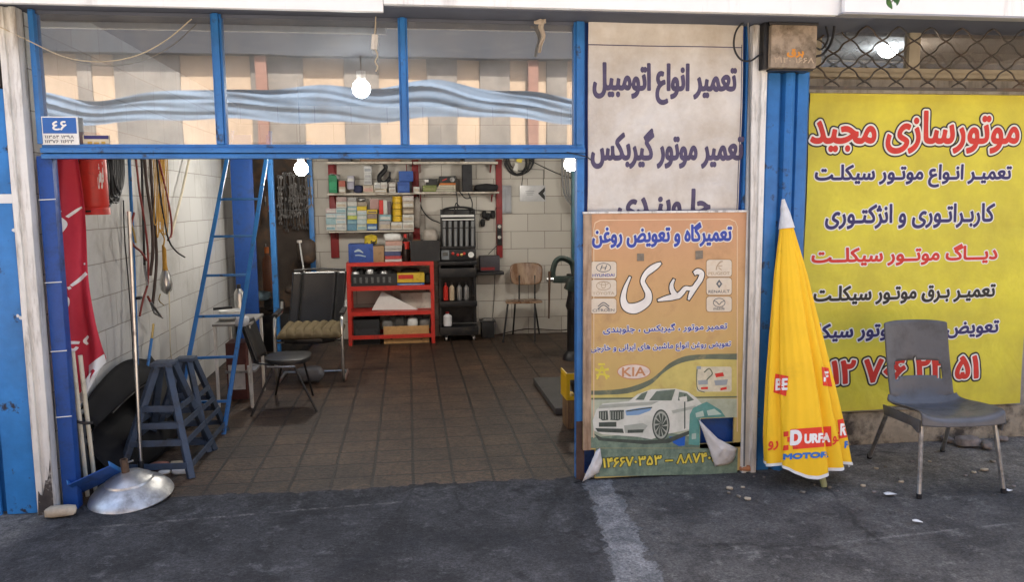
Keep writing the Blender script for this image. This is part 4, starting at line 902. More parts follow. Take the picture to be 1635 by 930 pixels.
# ---- expanding lattice before the neighbour's window
la = thing('lattice_gate', 'wavy dark steel expanding lattice before the neighbouring window', 'lattice', (3.4, .2, 2.3)); LATM = mat('dark_lattice_steel', (.09, .08, .07), .5, .5, var=.3, scale=20, dirt=(.16, .1, .06), damt=.4)
ztop = zs+.1; sx_, sz_ = .225, .175                # diamond pitch
xa, za = P(1290, 118, .2).x, P(1290, 118, .2).z
for k in range(-5, 9):
    for sgn in (1, -1):
        pts = []
        for i in range(0, 44):
            t = i/43*.62-.08; z = za+t
            x = xa+k*sx_+sgn*(t*sx_/sz_)*1.0 + (0 if sgn > 0 else .11)
            ph = t/(sz_/2)*math.pi
            x += -sgn*.011*math.sin(2*ph)
            if z < ztop and x > xa-.09 and x < 5.2: pts.append(V((x, .2+.006*sgn, z)))
        if len(pts) > 3: MB().tube(pts, .0075, 5, flat=.7).build('lattice_bar', LATM, la)
MB().bar((xa-.08, .2, za-.085), (5.2, .2, za-.085), .012, .02).build('bottom_rail', LATM, la)

# ---- leaves poking over the fascia
lf = thing('leaf_sprig', 'green leaves hanging in front of the right fascia', 'leaves', P(1428, 2, -.5))
LEAF = mat('green_leaf', (.05, .13, .025), .5, var=.3, scale=20)
MB().tube(smooth([P(1436, -30, -.5), P(1430, -12, -.5), P(1424, 3, -.5)], 5), .003, 5).build('twig', mat('twig', (.12, .08, .05), .8), lf)
for px, py, an, L in ((1420, 4, .4, .075), (1434, 0, -.3, .06), (1428, -6, .1, .07), (1416, -4, .9, .05)):
    c = P(px, py, -.5); mb = MB()
    def lfn(u, v, c=c, an=an, L=L):
        y = (v-.5)*L; w_ = .42*L*math.sin(math.pi*min(1, max(0, v*.96+.02)))**.8*(u-.5)
        return c+V((w_*math.cos(an)-y*math.sin(an), -abs(u-.5)*.012+.01*math.sin(v*3), w_*math.sin(an)+y*math.cos(an)))
    mb.grid(lfn, 6, 10).build('leaf', LEAF, lf)

# ---- litter and stones on the ground
def stone(name, c, sz, m, label, cat, seed, group=None, rz=0):
    rr = random.Random(seed); bm = bmesh.new(); bmesh.ops.create_icosphere(bm, subdivisions=2, radius=1)
    mb = MB(); M = Matrix.Rotation(rz, 3, 'Z')
    vs = []
    for v in bm.verts:
        p = V((math.copysign(abs(v.co.x)**.6, v.co.x), math.copysign(abs(v.co.y)**.6, v.co.y), math.copysign(abs(v.co.z)**.6, v.co.z)))
        p = p*(1+rr.uniform(-.08, .08)); vs.append(V(c)+M @ V((p.x*sz[0]/2, p.y*sz[1]/2, (p.z+.95)*sz[2]/2)))
    fs = [tuple(v.index for v in f.verts) for f in bm.faces]; bm.free()
    return mb.add(vs, fs).build(name, m, label=label, cat=cat, group=group, ang=50)
BRK = mat('beige_brick', (.46, .38, .27), .9, var=.25, scale=14, dirt=(.25, .2, .15), damt=.4, bump=.4, bscale=50)
stone('brick_piece', G(97, 824, .008), (.17, .08, .055), BRK, 'worn beige brick piece lying at the white post foot', 'brick', 1, rz=.06)
DEB = mat('debris', (.22, .19, .17), .9, var=.4, scale=20, bump=.4)
for i, (px, py, s_, lb) in enumerate(((1545, 712, .17, 'largest grey rubble lump below the yellow banner'), (1575, 716, .11, 'mid sized rubble lump right of the largest one'), (1512, 706, .09, 'small rubble lump left of the largest one'), (1600, 704, .08, 'small rubble lump nearest the right picture edge'))):
    stone('rubble', G(px, py, .008), (s_, s_*.6, s_*.42), DEB, lb, 'rubble', 20+i, 'rubble along the stone base', rz=i)
stone('stone_chip', G(1572, 752, .004), (.05, .03, .015), BRK, 'larger pale chip on asphalt right of plastic chair', 'stone', 31); stone('stone_chip', G(1555, 756, .004), (.03, .025, .012), BRK, 'smaller pale chip on asphalt right of plastic chair', 'stone', 32)
def scrap(px, py, w_, d_, rz, label):
    c = G(px, py, .013); M = Matrix.Rotation(rz, 3, 'Z')
    return MB().grid(lambda u, v: c+M @ V(((u-.5)*w_, (v-.5)*d_, .004+.006*math.sin(u*4)*v)), 5, 3).build('paper_scrap', PAPER, label=label, cat='paper', solid=.001)
rg = random.Random(12)
for k in range(26):
    px, py = rg.uniform(1150, 1630), rg.uniform(735, 800); z_ = rg.uniform(.012, .03)
    stone('grit_chip', G(px, py, .001), (z_*1.4, z_, z_*.6), (BRK, DEB, MATS['grey_plate'])[k % 3], 'tiny grit chip lying on the asphalt before the neighbouring shop', 'grit', 200+k, 'grit chips on the asphalt', rz=k)
scrap(1421, 790, .07, .03, .0, 'white paper scrap on asphalt left of the chair leg'); scrap(1465, 834, .05, .02, -.5, 'thin white scrap on asphalt below the chair'); scrap(1610, 784, .04, .03, .3, 'yellowish scrap on asphalt right of the chair')
stone('orange_rag', G(1190, 752, .008), (.09, .06, .04), mat('orange_cloth', (.4, .17, .08), .9, var=.3), 'crumpled orange rag at foot of the blue pilaster', 'rag', 40)

# ================================================================== LEFT SIDE OF THE WORKSHOP
XW = -2.05
# ---- red fabric banner gathered on the left wall
REDC = mat('red_fabric', (.5, .028, .05), .7, var=.15, scale=4, dirt=(.3, .02, .035), damt=.4, dscale=2)
Lr = smooth([(74, 246, 0), (80, 330, 0), (86, 420, 0), (94, 510, 0), (101, 590, 0), (108, 655, 0)], 6); Rr_ = smooth([(118, 246, 0), (128, 330, 0), (136, 430, 0), (149, 500, 0), (160, 560, 0), (161, 578, 0)], 6)
def rb(u, v):
    k = v*(len(Lr)-1); i = min(int(k), len(Lr)-2); a = Lr[i].lerp(Lr[i+1], k-i); b = Rr_[i].lerp(Rr_[i+1], k-i)
    px, py = a.x+(b.x-a.x)*u, a.y+(b.y-a.y)*u + (-30*math.sin(math.pi*u)*0)
    p = P(px, py, .16); return V((p.x, .16+.035*math.sin(u*9+v*4)*(.5+.5*v)+.02*math.sin(u*4-v*9)+.05*u, p.z))
rbm = MB().grid(rb, 40, 70); red = rbm.build('red_banner', REDC, label='red cloth banner with white lettering gathered inside the door jamb', cat='banner', solid=.002, ang=80)
rbv = BVHTree.FromPolygons(rbm.v, rbm.f)
def on_red(x, z, l):
    h = rbv.ray_cast(V((x, -3, z)), V((0, 1, 0))); return None if h[0] is None else h[0]+V((0, -l-.002, 0))
def brush_on(strokes, surf, Y, m, parent, name='lettering', lift=.001):
    mb = MB()
    for st in strokes:
        c = smooth([(x, y, w_) for x, y, w_ in st], 8); rows = []
        for i, p in enumerate(c):
            t = c[min(i+1, len(c)-1)]-c[max(i-1, 0)]; t = V((t.x, t.y, 0)).normalized(); rows.append([(p.x-t.y*p.z*k, p.y+t.x*p.z*k) for k in (-.5, -.17, .17, .5)])
        pts = [[(lambda q: surf(q.x, q.z, lift))(P(x, y, Y)) for x, y in r] for r in rows]
        for i in range(len(pts)-1):
            for k in range(3):
                q = [pts[i][k], pts[i+1][k], pts[i+1][k+1], pts[i][k+1]]
                if all(q): mb.add(q, [(0, 1, 2, 3)])
    if mb.f: mb.build(name, m, parent)
brush_on([[(98, 336, 5), (92, 345, 6), (101, 352, 6), (104, 360, 6), (97, 373, 7), (88, 384, 5)], [(106, 347, 4), (115, 336, 4), (122, 331, 3)], [(130, 421, 3), (131, 424, 3)], [(135, 437, 6), (124, 447, 6), (113, 457, 4)], [(99, 466, 4), (101, 475, 5), (108, 477, 5), (107, 488, 6), (99, 495, 6), (94, 487, 4)], [(110, 458, 4), (112, 462, 4)], [(134, 540, 4), (128, 548, 5), (132, 554, 4)], [(122, 550, 4), (112, 548, 5), (106, 554, 5), (116, 560, 5), (120, 556, 4)], [(106, 542, 3), (108, 544, 3)]], on_red, .16, WHITE_INK, red)
mb = MB(); mb.grid(lambda u, v: rb(.55+.45*u, .86+.14*v)+V((0, -.006, -.02*v)), 14, 10); mb.build('white_hem', PAPER, red)
MB().grid(lambda u, v: (lambda a, b: a.lerp(b, u)+V((0, .02*math.sin(u*7), -.035*math.sin(math.pi*u)*v)))(P(104, 650, .17).lerp(P(112, 664, .17), v), P(160, 577, .21).lerp(P(158, 592, .21), v)), 14, 4).build('white_edge', PAPER, red, solid=.002)

# ---- red gas cylinder hung on the wall
gc = thing('gas_cylinder', 'red gas cylinder hung high on the white left wall', 'cylinder', (-1.955, .5, 1.6))
cz = P(147, 343, .5).z; cx_ = P(148, 300, .5).x
MB().lathe([(.06, cz+.5), (.082, cz+.48), (.086, cz+.44), (.086, cz+.06), (.08, cz+.045), (.03, cz+.04)], (cx_, .5, 0), 28).build('body', RED_P, gc)
MB().lathe([(.087, cz+.045), (.09, cz+.04), (.091, cz), (.084, cz), (.083, cz+.045)], (cx_, .5, 0), 28, cap=False).build('foot_ring', RED_P, gc)
MB().obox((cx_+.0, .4085, cz+.022), (.03, .003, .012)).build('slot', BLACK, gc, bevel=.001)
lettering('فروش', (157, 258, 164, 302), .405, PAPER, gc, .2, cell=.6)
MB().tube(smooth([P(132, 236, .4), P(123, 262, .42), P(124, 300, .42), P(126, 332, .42)], 6), .008, 8).build('hose', RUBBER, gc)
cord('grey_hose', 'short grey hose curving over the red banner top', [(70, 285, .08), (78, 262, .08), (92, 246, .1)], .006, CABG, 'hose')
# ---- cable bundles and hoses hanging on the left wall
def wcord(name, label, pts, r, m, X=-1.97, cat='hose', group=None, n=8):
    return MB().tube(smooth([W(x, y, X+(random.uniform(-.012, .012))) for x, y in pts], n), r, 7).build(name, m, label=label, cat=cat, group=group)
cb = thing('cable_bundle', 'thick bundle of black cable loops hung beside the red cylinder', 'cable', W(182, 325, -1.97))
for i in range(9):
    x0 = 163+i*2.2; d = random.uniform(300, 326)
    MB().tube(smooth([W(x0, 244, -1.99+.01*(i % 4)), W(x0+2+random.uniform(-3, 3), 275, -1.96), W(x0+6, d, -1.95+.01*(i % 3)), W(x0+13, d+1, -1.95), W(x0+17, 280, -1.96), W(x0+16, 244, -1.98)], 6), .008, 6).build('cable_loop', CAB, cb)
wcord('black_cable', 'long thin black cord hanging straight beside the blue pole', [(197, 320), (199, 380), (205, 450), (210, 520), (214, 600)], .005, CAB, -1.94, 'cord')
bp_ = thing('blue_pole', 'tall blue steel pole upright against the left wall', 'pole', W(220, 640, -1.95))
MB().tube([W(206, 245, -2.0), W(212, 380, -1.98), W(221, 640, -1.95)], .012, 10).build('tube', BLUE, bp_)
MB().tube([W(206, 345, -1.975), W(214, 372, -1.96), W(217, 388, -1.955)], .008, 6).build('clip', BRASS, bp_); MB().obox(W(222, 476, -1.94), (.03, .05, .02)).build('joint', BLACK, bp_, bevel=.003)
HOSE_R = mat('maroon_hose', (.2, .025, .02), .5, var=.25, scale=12); HOSE_B = mat('brown_hose', (.05, .03, .025), .55, var=.3, scale=12)
wcord('air_hose', 'maroon hose hanging to a loose end near the clamp', [(216, 245), (222, 300), (230, 350), (236, 400), (236, 450), (228, 480), (223, 505)], .008, HOSE_R, -1.95)
wcord('air_hose', 'maroon hose bowing left across the blue pole', [(214, 340), (208, 368), (212, 390), (225, 402), (234, 416)], .008, HOSE_R, -1.93)
wcord('air_hose', 'outer maroon hose hanging down towards a dark tip', [(252, 250), (264, 300), (272, 340), (274, 372), (268, 384)], .008, HOSE_R, -1.95)
wcord('rubber_hose', 'thick brown hose hanging left of the yellow cord', [(230, 245), (235, 300), (242, 350), (244, 400), (240, 440)], .013, HOSE_B, -1.97)
wcord('rubber_hose', 'second thick brown hose hanging behind the clamps', [(240, 245), (243, 310), (247, 360), (250, 410), (247, 455), (243, 490)], .012, HOSE_B, -1.975)
wcord('rubber_hose', 'thin black hose curling right to a free end', [(250, 248), (256, 310), (262, 350), (270, 385), (282, 402), (295, 411)], .007, RUBBER, -1.94)
wcord('rubber_hose', 'dark hose dropping into the grip of the silver coupling', [(226, 250), (228, 330), (230, 400), (231, 430)], .009, RUBBER, -1.96)
MB().tube([W(231, 424, -1.955), W(234, 448, -1.955)], .011, 10).tube([W(234, 448, -1.955), W(235, 456, -1.955)], .008, 8).build('hose_coupling', CHROME, label='silver hose coupling hanging at the end of dark hose', cat='coupling')
jc = thing('jumper_clamp', 'steel jumper clamp hanging at the end of the cables', 'clamp', W(252, 508, -1.95))
MB().tube([W(240, 482, -1.95), W(248, 494, -1.945), W(258, 507, -1.94)], [.008, .012, .006], 8).build('jaw', STEEL, jc); MB().tube([W(240, 484, -1.96), W(246, 500, -1.95), W(260, 508, -1.94)], [.005, .008, .006], 8).build('jaw', STEEL, jc); MB().tube([W(236, 474, -1.955), W(242, 486, -1.952)], .009, 8).build('grip', HOSE_R, jc)
# yellow cord with the caged inspection lamp
YC = mat('yellow_cord', (.46, .25, .03), .55, var=.25, scale=14)
il = thing('inspection_lamp', 'caged inspection lamp on a bunched yellow cord', 'lamp', W(264, 468, -1.95))
for i in range(8):
    x0 = 244+i*2.4; d = random.uniform(345, 372)
    MB().tube(smooth([W(x0, 245, -1.98+.01*(i % 3)), W(x0+3, 300, -1.96), W(x0+2+i % 3*2, d, -1.95), W(x0+7, d-2, -1.95), W(x0+8, 300, -1.96), W(x0+6, 245, -1.98)], 6), .0045, 6).build('cord_loop', YC, il)
MB().tube(smooth([W(254, 365, -1.95), W(262, 380, -1.95), W(261, 395, -1.95)], 5), .006, 6).build('cord', YC, il)
MB().tube([W(260, 392, -1.95), W(262, 398, -1.95), W(263, 424, -1.95), W(264, 432, -1.95)], [.008, .016, .017, .022], 12).build('handle', YC, il)
c = W(265, 450, -1.95); hh = (W(265, 432, -1.95)-W(265, 470, -1.95)).z
MB().lathe([(.018, hh/2), (.034, hh*.25), (.042, -hh*.1), (.038, -hh*.33), (.02, -hh*.5)], c, 18).build('reflector', CHROME, il)
for k in range(6):
    an = k*math.pi/3; MB().tube([c+V((r_*math.cos(an), r_*math.sin(an), z_*hh)) for r_, z_ in ((.02, .52), (.039, .25), (.047, -.1), (.042, -.36), (.004, -.54))], .002, 5).build('cage_wire', STEEL, il)
MB().tube(smooth([W(256, 470, -1.95), W(254, 480, -1.95), W(262, 488, -1.95)], 5), .004, 6).build('hook', BRASS, il)
MB().tube([W(304, 246, -2.0), W(290, 310, -1.99), W(273, 378, -1.98)], .011, 10).build('cream_pipe', CREAM, label='slanting cream plastic pipe on the left wall', cat='pipe')
wcord('cream_string', 'thin cream string hanging above the steel trestle', [(270, 462), (271, 510), (272, 556), (274, 574)], .005, CREAM, -1.93, 'string')
bh = thing('broom_handle', 'blue broom handle with brass tip leaning on the wall', 'handle', W(228, 650, -1.9))
MB().tube([W(242, 542, -1.97), W(225, 660, -1.88)], .011, 8).build('stick', BLUE, bh); MB().tube([W(245, 518, -1.98), W(242, 545, -1.968)], .009, 8).build('tip', BRASS, bh)

# ---- front left clutter on the floor
MB().tube([P(116, 562, .1), P(126, 660, .12), G(140, 794)], .0125, 10).build('cream_tube', CREAM, label='left one of two cream tubes leaning beside the jamb', cat='tube', group='cream tubes by the jamb')
MB().tube([P(128, 568, .13), P(139, 665, .16), G(153, 786)], .0125, 10).build('cream_tube', CREAM, label='right one of two cream tubes leaning beside the jamb', cat='tube', group='cream tubes by the jamb')
MB().tube(smooth([P(104, 664, .09), P(116, 671, .07), P(132, 676, .07), P(148, 676, .1)], 5), .009, 8).build('bent_lever', BLACK_M, label='black bent lever hooked across the two cream tubes', cat='lever')
# car bumper and rubber mat leaning on the wall
def bump(u, v):
    y = .28+1.35*u; top = .5+.12*math.sin(math.pi*min(1, u*1.1))+.08*u; z = .03+(top-.03)*v
    x = -2.02+.30*(1-v)**1.4*(.6+.4*math.sin(u*3)) + .05*math.sin(v*9)*(.4+.6*math.sin(math.pi*u)) + .12*math.exp(-((v-.8)/.1)**2)*(.5+.5*math.sin(math.pi*u))
    return (x, y, z)
bu = MB().grid(bump, 30, 24).build('car_bumper', mat('dull_black_plastic', (.008, .008, .009), .8, spec=.2, var=.3, dirt=(.02, .019, .018), damt=.38), label='black plastic car bumper propped against the left wall', cat='bumper', solid=.006, ang=50)
BASE[bu] = V(bu.location); MB().tube([V(bump(u/12, .72))+V((.022, 0, 0)) for u in range(2, 11)], .005, 6).build('trim_strip', STEEL, bu)
MB().grid(lambda u, v: (-1.96+.22*(1-v)+.03*math.sin(u*8), .95+.75*u+.05*v, .01+.56*v*(1-.25*u*u)), 12, 12).build('rubber_mat', RUBBER, label='black rubber mat slumped against wall behind the trestles', cat='mat', solid=.01, ang=60)
MB().grid(lambda u, v: (-2.035+.02*v+.03*math.sin(v*3)+.02*u, .2+.16*u, .01+.5*v), 6, 12).build('plastic_fender', mat('grey_plastic', (.08, .085, .09), .55, var=.3), label='dark grey curved panel standing behind blue jamb', cat='panel', solid=.006, ang=60)
# dustpan
dp = thing('dustpan', 'blue metal dustpan tilted against the silver dome', 'dustpan', G(150, 792)); dc = P(153, 766, .02); M = Euler((R_(-38), R_(-22), R_(8))).to_matrix()
MB().obox(dc, (.24, .17, .006), M).build('tray', BLUE_DARK, dp, bevel=.002)
mb = MB(); mb.obox(dc+M @ V((0, .085, .022)), (.24, .006, .045), M).obox(dc+M @ V((-.12, 0, .016)), (.006, .165, .032), M).obox(dc+M @ V((.12, 0, .016)), (.006, .165, .032), M); mb.build('rim', BLUE, dp, bevel=.002)
# silver dome base with stub socket
sd = thing('dome_base', 'dented silver domed stand base lying by the door threshold', 'stand', G(212, 800)); g0 = V((-1.672, .09, .008)); T = Euler((R_(6), R_(-3), 0)).to_matrix()
MB().lathe([(.232, .0), (.236, .008), (.226, .03), (.19, .068), (.135, .1), (.13, .112), (.12, .118), (.085, .142), (.05, .156), (.0, .16)], g0+V((0, 0, .012)), 48, M=T).build('dome', ALU, sd)
MB().lathe([(.022, 0), (.022, .085), (.017, .085), (.017, .02)], g0+T @ V((-.01, 0, .166)), 16, M=T).build('socket', mat('rusty_tube', (.14, .09, .06), .6, .4, var=.4, scale=15), sd)
MB().tube([g0+V((-.01, -.02, .225)), g0+V((.03, -.03, .24))], .006, 6).build('screw', STEEL, sd)
sp_ = thing('steel_pole', 'slim steel pole leaning upright behind the silver dome', 'pole', G(226, 768))
pf, ptop = G(226, 768), P(206, 338, .5)
MB().tube([pf, ptop], .012, 12).build('tube', CHROME, sp_); MB().tube([pf, pf.lerp(ptop, .075)], .019, 12).build('sleeve', BLACK_M, sp_)
# trestles (steel axle stands)
def trestle(label, off, sc=1.):
    t = thing('steel_trestle', label, 'trestle', V((-1.62, .68, 0))+off, 'grey steel trestles on the workshop floor'); o = V((-1.62, .68, 0))+off
    ft = [V((.205, -.28, 0)), V((-.25, -.25, 0)), V((.21, .3, 0)), V((-.22, .28, 0))]; tp_ = [V((.03, -.05, .7)), V((-.035, -.05, .7)), V((.045, .03, .7)), V((-.035, .03, .7))]
    ft = [o+p*sc for p in ft]; tp_ = [o+p*sc for p in tp_]
    for f_, p_ in zip(ft, tp_): MB().bar(f_, p_, .042*sc, .042*sc).build('leg', GREYBLUE, t, bevel=.004)
    MB().obox(o+V((0, -.01, .705*sc)), (.14*sc, .14*sc, .025)).build('cap_plate', GREYBLUE, t, bevel=.004)
    for a_, b_ in ((0, 1), (2, 3), (0, 2), (1, 3)):
        for h in (.12, .32, .47, .62):
            if h > .5 and a_ != 0: continue
            p_, q_ = ft[a_].lerp(tp_[a_], h), ft[b_].lerp(tp_[b_], h); n_ = V((0, -.022, 0)) if (a_, b_) == (0, 1) else V((0, .022, 0)) if (a_, b_) == (2, 3) else V((.022 if a_ == 0 else -.022, 0, 0))
            MB().bar(p_+n_, q_+n_, .008, .04*sc, up=(0, 0, 1)).build('crossbar', GREYBLUE, t)
    return t
trestle('nearer grey blue steel trestle beside the silver dome', V((0, 0, 0))); trestle('farther grey blue steel trestle half hidden by the near one', V((-.0, .5, 0)), .9)
stone('brick_rubble', G(256, 750, .004), (.12, .07, .05), mat('red_brick', (.36, .16, .12), .9, var=.3, bump=.4), 'broken red brick beneath the near trestle', 'brick', 51); stone('brick_rubble', G(282, 748, .004), (.09, .06, .05), BRK, 'broken beige brick beneath the near trestle', 'brick', 52); stone('crumpled_paper', G(288, 757, .004), (.11, .06, .035), PAPER, 'crumpled white paper beneath the near trestle', 'paper', 53); stone('stone_chip', G(262, 757, .004), (.08, .05, .02), PAPER, 'flat pale chip beneath the near trestle', 'stone', 54)

# ---- blue ladder
ld = thing('ladder', 'tall blue steel ladder leaning towards the back', 'ladder', (-1.6, 1.35, 0))
fR, tR = V((-1.43, 1.35, 0)), V((-1.195, 2.32, 2.12)); dL = V((-.325, 0, 0))
tR2 = fR.lerp(tR, 1.12)
MB().bar(fR, tR2, .032, .022, up=(0, 1, 0)).build('rail', BLUE, ld, bevel=.003); MB().bar(fR+dL*1.12, tR2+dL*.98, .032, .022, up=(0, 1, 0)).build('rail', BLUE, ld, bevel=.003)
for yy in (318, 377, 439, 504, 570, 641):
    lo, hi = 0., 1.
    for _ in range(30):
        m_ = (lo+hi)/2
        if proj(fR.lerp(tR2, m_))[1] > yy: lo = m_
        else: hi = m_
    p = fR.lerp(tR2, lo); q = (fR+dL*1.12).lerp(tR2+dL*.98, lo); MB().bar(p, q, .024, .02).build('rung', BLUE, ld, bevel=.003)

# ================================================================== LAMPS OF THE PLACE
def bulb(label, p, r, ztop_, watt):
    t = thing('light_bulb', label, 'lamp', p, 'round white light bulbs')
    MB().lathe([(r*.45, r*1.0), (r*.85, r*.6), (r, 0), (r*.87, -r*.5), (r*.5, -r*.86), (r*.02, -r)], p, 20).build('globe', BULB, t)
    MB().lathe([(r*.5, r*1.9), (r*.5, r*1.001), (r*.3, r*1.0)], p, 16).build('socket', WHITE_P, t)
    MB().tube([p+V((0, 0, r*1.9)), V((p.x, p.y, ztop_))], .005, 6).build('wire', CAB, t)
    l = bpy.data.lights.new('bulb_light', 'POINT'); l.energy = watt; l.color = (1, .93, .82); l.shadow_soft_size = r*1.15
    o = bpy.data.objects.new('bulb_light', l); col.objects.link(o); o.parent = t; o.location = (0, 0, -r*1.6)
BW = 8
bulb('glowing white bulb hanging by the tool corner, left inside the shop', P(481, 270, 3.3), .068, ZC, BW)
bulb('glowing white bulb near the right door jamb inside the shop', P(911, 263, 3.2), .068, ZC, BW)
bulb('glowing white bulb seen through the middle window pane', P(577, 142, 2.0), .075, ZC, BW)
bulb('glowing white bulb behind the lattice of the neighbouring shop', P(1418, 76, 2.0), .09, 3.2, BW*.7)

# ================================================================== BACK WALL: shelves and everything on them
YS = 5.14
sh = thing('wall_shelf', 'white wall shelves on dark red uprights across the back wall', 'shelf', (-.2, 5.42, 1.3))
def zY(y, Y, x=640): return P(x, y, Y).z
for (x, y0, y1) in ((533, 262, 412), (664, 255, 386), (797, 255, 412)):
    a, b = P(x-4, y1, 5.40), P(x+4, y0, 5.40); MB().box((a.x, 5.385, a.z), (b.x, 5.418, b.z)).build('upright', RED_D, sh, bevel=.003)
SHW = mat('grimy_white_board', (.55, .5, .43), .6, var=.2, dirt=(.2, .16, .12), damt=.4, dscale=8)
for (x0, x1, y0, y1) in ((521, 658, 258, 262), (660, 795, 258, 262), (522, 661, 308, 312), (661, 797, 306, 310), (525, 661, 368, 372)):
    a, b = P(x0, y1, YS), P(x1, y0, YS); o = MB().box((a.x, YS, a.z), (b.x, 5.384, b.z)).build('shelf_board', SHW, sh, bevel=.003)
    for x in (x0+10, x1-10):
        p = P(x, y1, YS); MB().prism([V((p.x, 5.384, p.z-.002)), V((p.x, 5.2, p.z-.002)), V((p.x, 5.384, p.z-.1))], (.012, 0, 0)).build('bracket', RED_D, o)
_cm = {}
def cmat(c, r=.6):
    k = tuple(round(x, 2) for x in c)
    if k not in _cm: _cm[k] = mat('carton_print_%d' % len(_cm), c, r, var=.14, scale=14, dirt=tuple(x*.45 for x in c), damt=.36, dscale=14)
    return _cm[k]
def carton(label, px, c, c2=None, Y=YS+.01, dep=.16, name='carton', cat='box', zb=None, group=None, tilt=0.):
    x0, y0, x1, y1 = px; a, b = P(x0, y1, Y), P(x1, y0, Y); z0 = a.z if zb is None else zb
    t = MB(); w_ = b.x-a.x-.003; h_ = b.z-z0-.002
    t.box((a.x, Y, z0), (a.x+w_, Y+dep, z0+h_))
    o = t.build(name, cmat(c), bevel=.003, label=label, cat=cat, group=group)
    if c2:                                          # printed label wrapped on the front face
        BASE[o] = V(o.location); MB().box((a.x+w_*.08, Y-.0012, z0+h_*.18), (a.x+w_*.92, Y-.0002, z0+h_*.62)).build('printed_label', cmat(c2), o)
    return o
def z1(p): return (500+p[0]/5.168, 240+p[1]/5.168, 500+p[2]/5.168, 240+p[3]/5.168)
WHT, TEAL, LBL, YLW, BEI, BRN = (.55, .54, .5), (.22, .36, .4), (.38, .48, .52), (.62, .45, .03), (.46, .39, .3), (.2, .14, .1)
za_ = P(590, 308, YS).z+.001; zb_ = P(590, 368, YS).z+.001; zc_ = P(730, 306, YS).z+.001
A = [((130, 205, 195, 345), (.02, .2, .09), (.03, .28, .13), 'dark green box at the left end of upper shelf'), ((212, 300, 268, 345), BEI, WHT, 'small beige box right of the green box'),
     ((283, 265, 337, 322), (.34, .33, .4), None, 'lower lilac grey box on upper shelf'),
     ((413, 288, 500, 345), BEI, (.5, .3, .25), 'wide beige box under the silver tins'),
     ((505, 318, 610, 345), BEI, WHT, 'flat beige box under two white boxes'),
     ((625, 305, 682, 345), WHT, (.4, .35, .3), 'small white box left of the blue binders'),
     ((697, 258, 797, 340), (.03, .08, .3), (.05, .12, .38), 'lower blue box on the upper shelf'), ((828, 300, 880, 335), WHT, BEI, 'little white box beside the middle red upright')]
for r_, c, c2, lb in A: carton(lb, z1(r_), c, c2, zb=za_ if r_[3] > 330 else None)
B2 = [((210, 250, 265, 300), (.36, .1, .07), None, 'small rust red box stacked on a beige box'), ((283, 210, 337, 264), (.4, .39, .45), WHT, 'upper lilac grey box on upper shelf'),
      ((420, 235, 484, 286), (.5, .5, .5), (.3, .3, .3), 'lowest silver tin of the tall stack'), ((422, 185, 482, 234), (.56, .56, .55), (.35, .35, .36), 'middle silver tin of the tall stack'), ((420, 130, 482, 184), (.6, .6, .6), (.3, .32, .34), 'topmost silver tin of the tall stack'),
      ((503, 265, 556, 316), WHT, (.4, .4, .4), 'left white box under the iron hook'), ((558, 262, 612, 316), WHT, (.45, .4, .36), 'right white box under the iron hook'), ((623, 262, 682, 304), (.4, .36, .32), WHT, 'grey beige box stacked left of the blue binders'),
      ((708, 170, 826, 257), (.035, .1, .36), None, 'upper blue box on the upper shelf')]
for r_, c, c2, lb in B2: carton(lb, z1(r_), c, c2)
cloth = lambda nm_, lb, cat, c, sz, m, sd: stone(nm_, c, sz, m, lb, cat, sd)
p = P(572, 307, 5.2); cloth('dark_cloth', 'crumpled navy cloth on upper shelf beside lilac boxes', 'cloth', V((p.x, 5.24, za_)), (.12, .14, .1), mat('navy_cloth', (.03, .035, .08), .9, var=.3), 61)
a, b = P(525, 276, YS), P(541, 283, YS); MB().grid(lambda u, v: (a.x+(b.x-a.x)*u, YS-.01+.18*v, P(530, 279, YS).z+.012*math.sin(u*5)*(1-v)-.04*(u > .85)*(1-v)), 8, 5).build('white_sheet', PAPER, label='white sheet draped over the dark green box', cat='paper', solid=.002)
cols = [('first', (105, 188), [(480, 520, (.5, .4, .4), WHT), (520, 560, LBL, WHT), (560, 615, (.3, .44, .47), None), (615, 655, WHT, TEAL)]),
        ('second', (190, 276), [(425, 475, WHT, BEI), (475, 520, (.44, .5, .5), TEAL), (520, 565, LBL, WHT), (565, 610, WHT, LBL), (610, 655, WHT, (.4, .42, .42))]),
        ('third', (282, 361), [(425, 462, WHT, None), (462, 500, TEAL, WHT), (500, 540, (.34, .46, .44), WHT), (540, 572, (.46, .5, .12), None), (572, 612, (.14, .28, .36), TEAL), (612, 652, (.12, .25, .34), None)]),
        ('fourth', (363, 443), [(425, 462, (.3, .25, .19), None), (462, 497, YLW, None), (497, 535, WHT, LBL), (535, 573, (.42, .5, .48), WHT), (573, 612, (.4, .48, .5), None), (612, 650, (.46, .5, .42), TEAL)]),
        ('fifth', (446, 529), [(490, 524, YLW, BRN), (524, 565, (.26, .2, .17), None), (565, 607, YLW, None), (607, 652, (.06, .14, .34), LBL)]),
        ('sixth', (546, 645), [(530, 582, TEAL, WHT), (582, 645, (.36, .34, .34), BEI)]),
        ('eighth', (740, 832), [(375, 420, (.5, .42, .4), WHT), (420, 474, BEI, WHT), (476, 528, (.24, .19, .14), BEI), (530, 590, WHT, BEI), (591, 652, WHT, (.42, .36, .3))]),
        ('seventh', (634, 738), [(592, 652, WHT, BEI)])]
cn = {'WHT': 'white'}
def cname(c):
    r_, g, b_ = c
    if r_ > .45 and g > .4 and b_ < .2: return 'yellow'
    if max(c)-min(c) < .08: return 'white' if r_ > .45 else 'grey'
    if b_ > g > r_ and b_ < .4 and g < .32: return 'blue'
    if g >= r_ and b_ > .3: return 'pale blue'
    if g > r_ and b_ < .2: return 'lime'
    if r_ < .32: return 'brown'
    return 'cream'
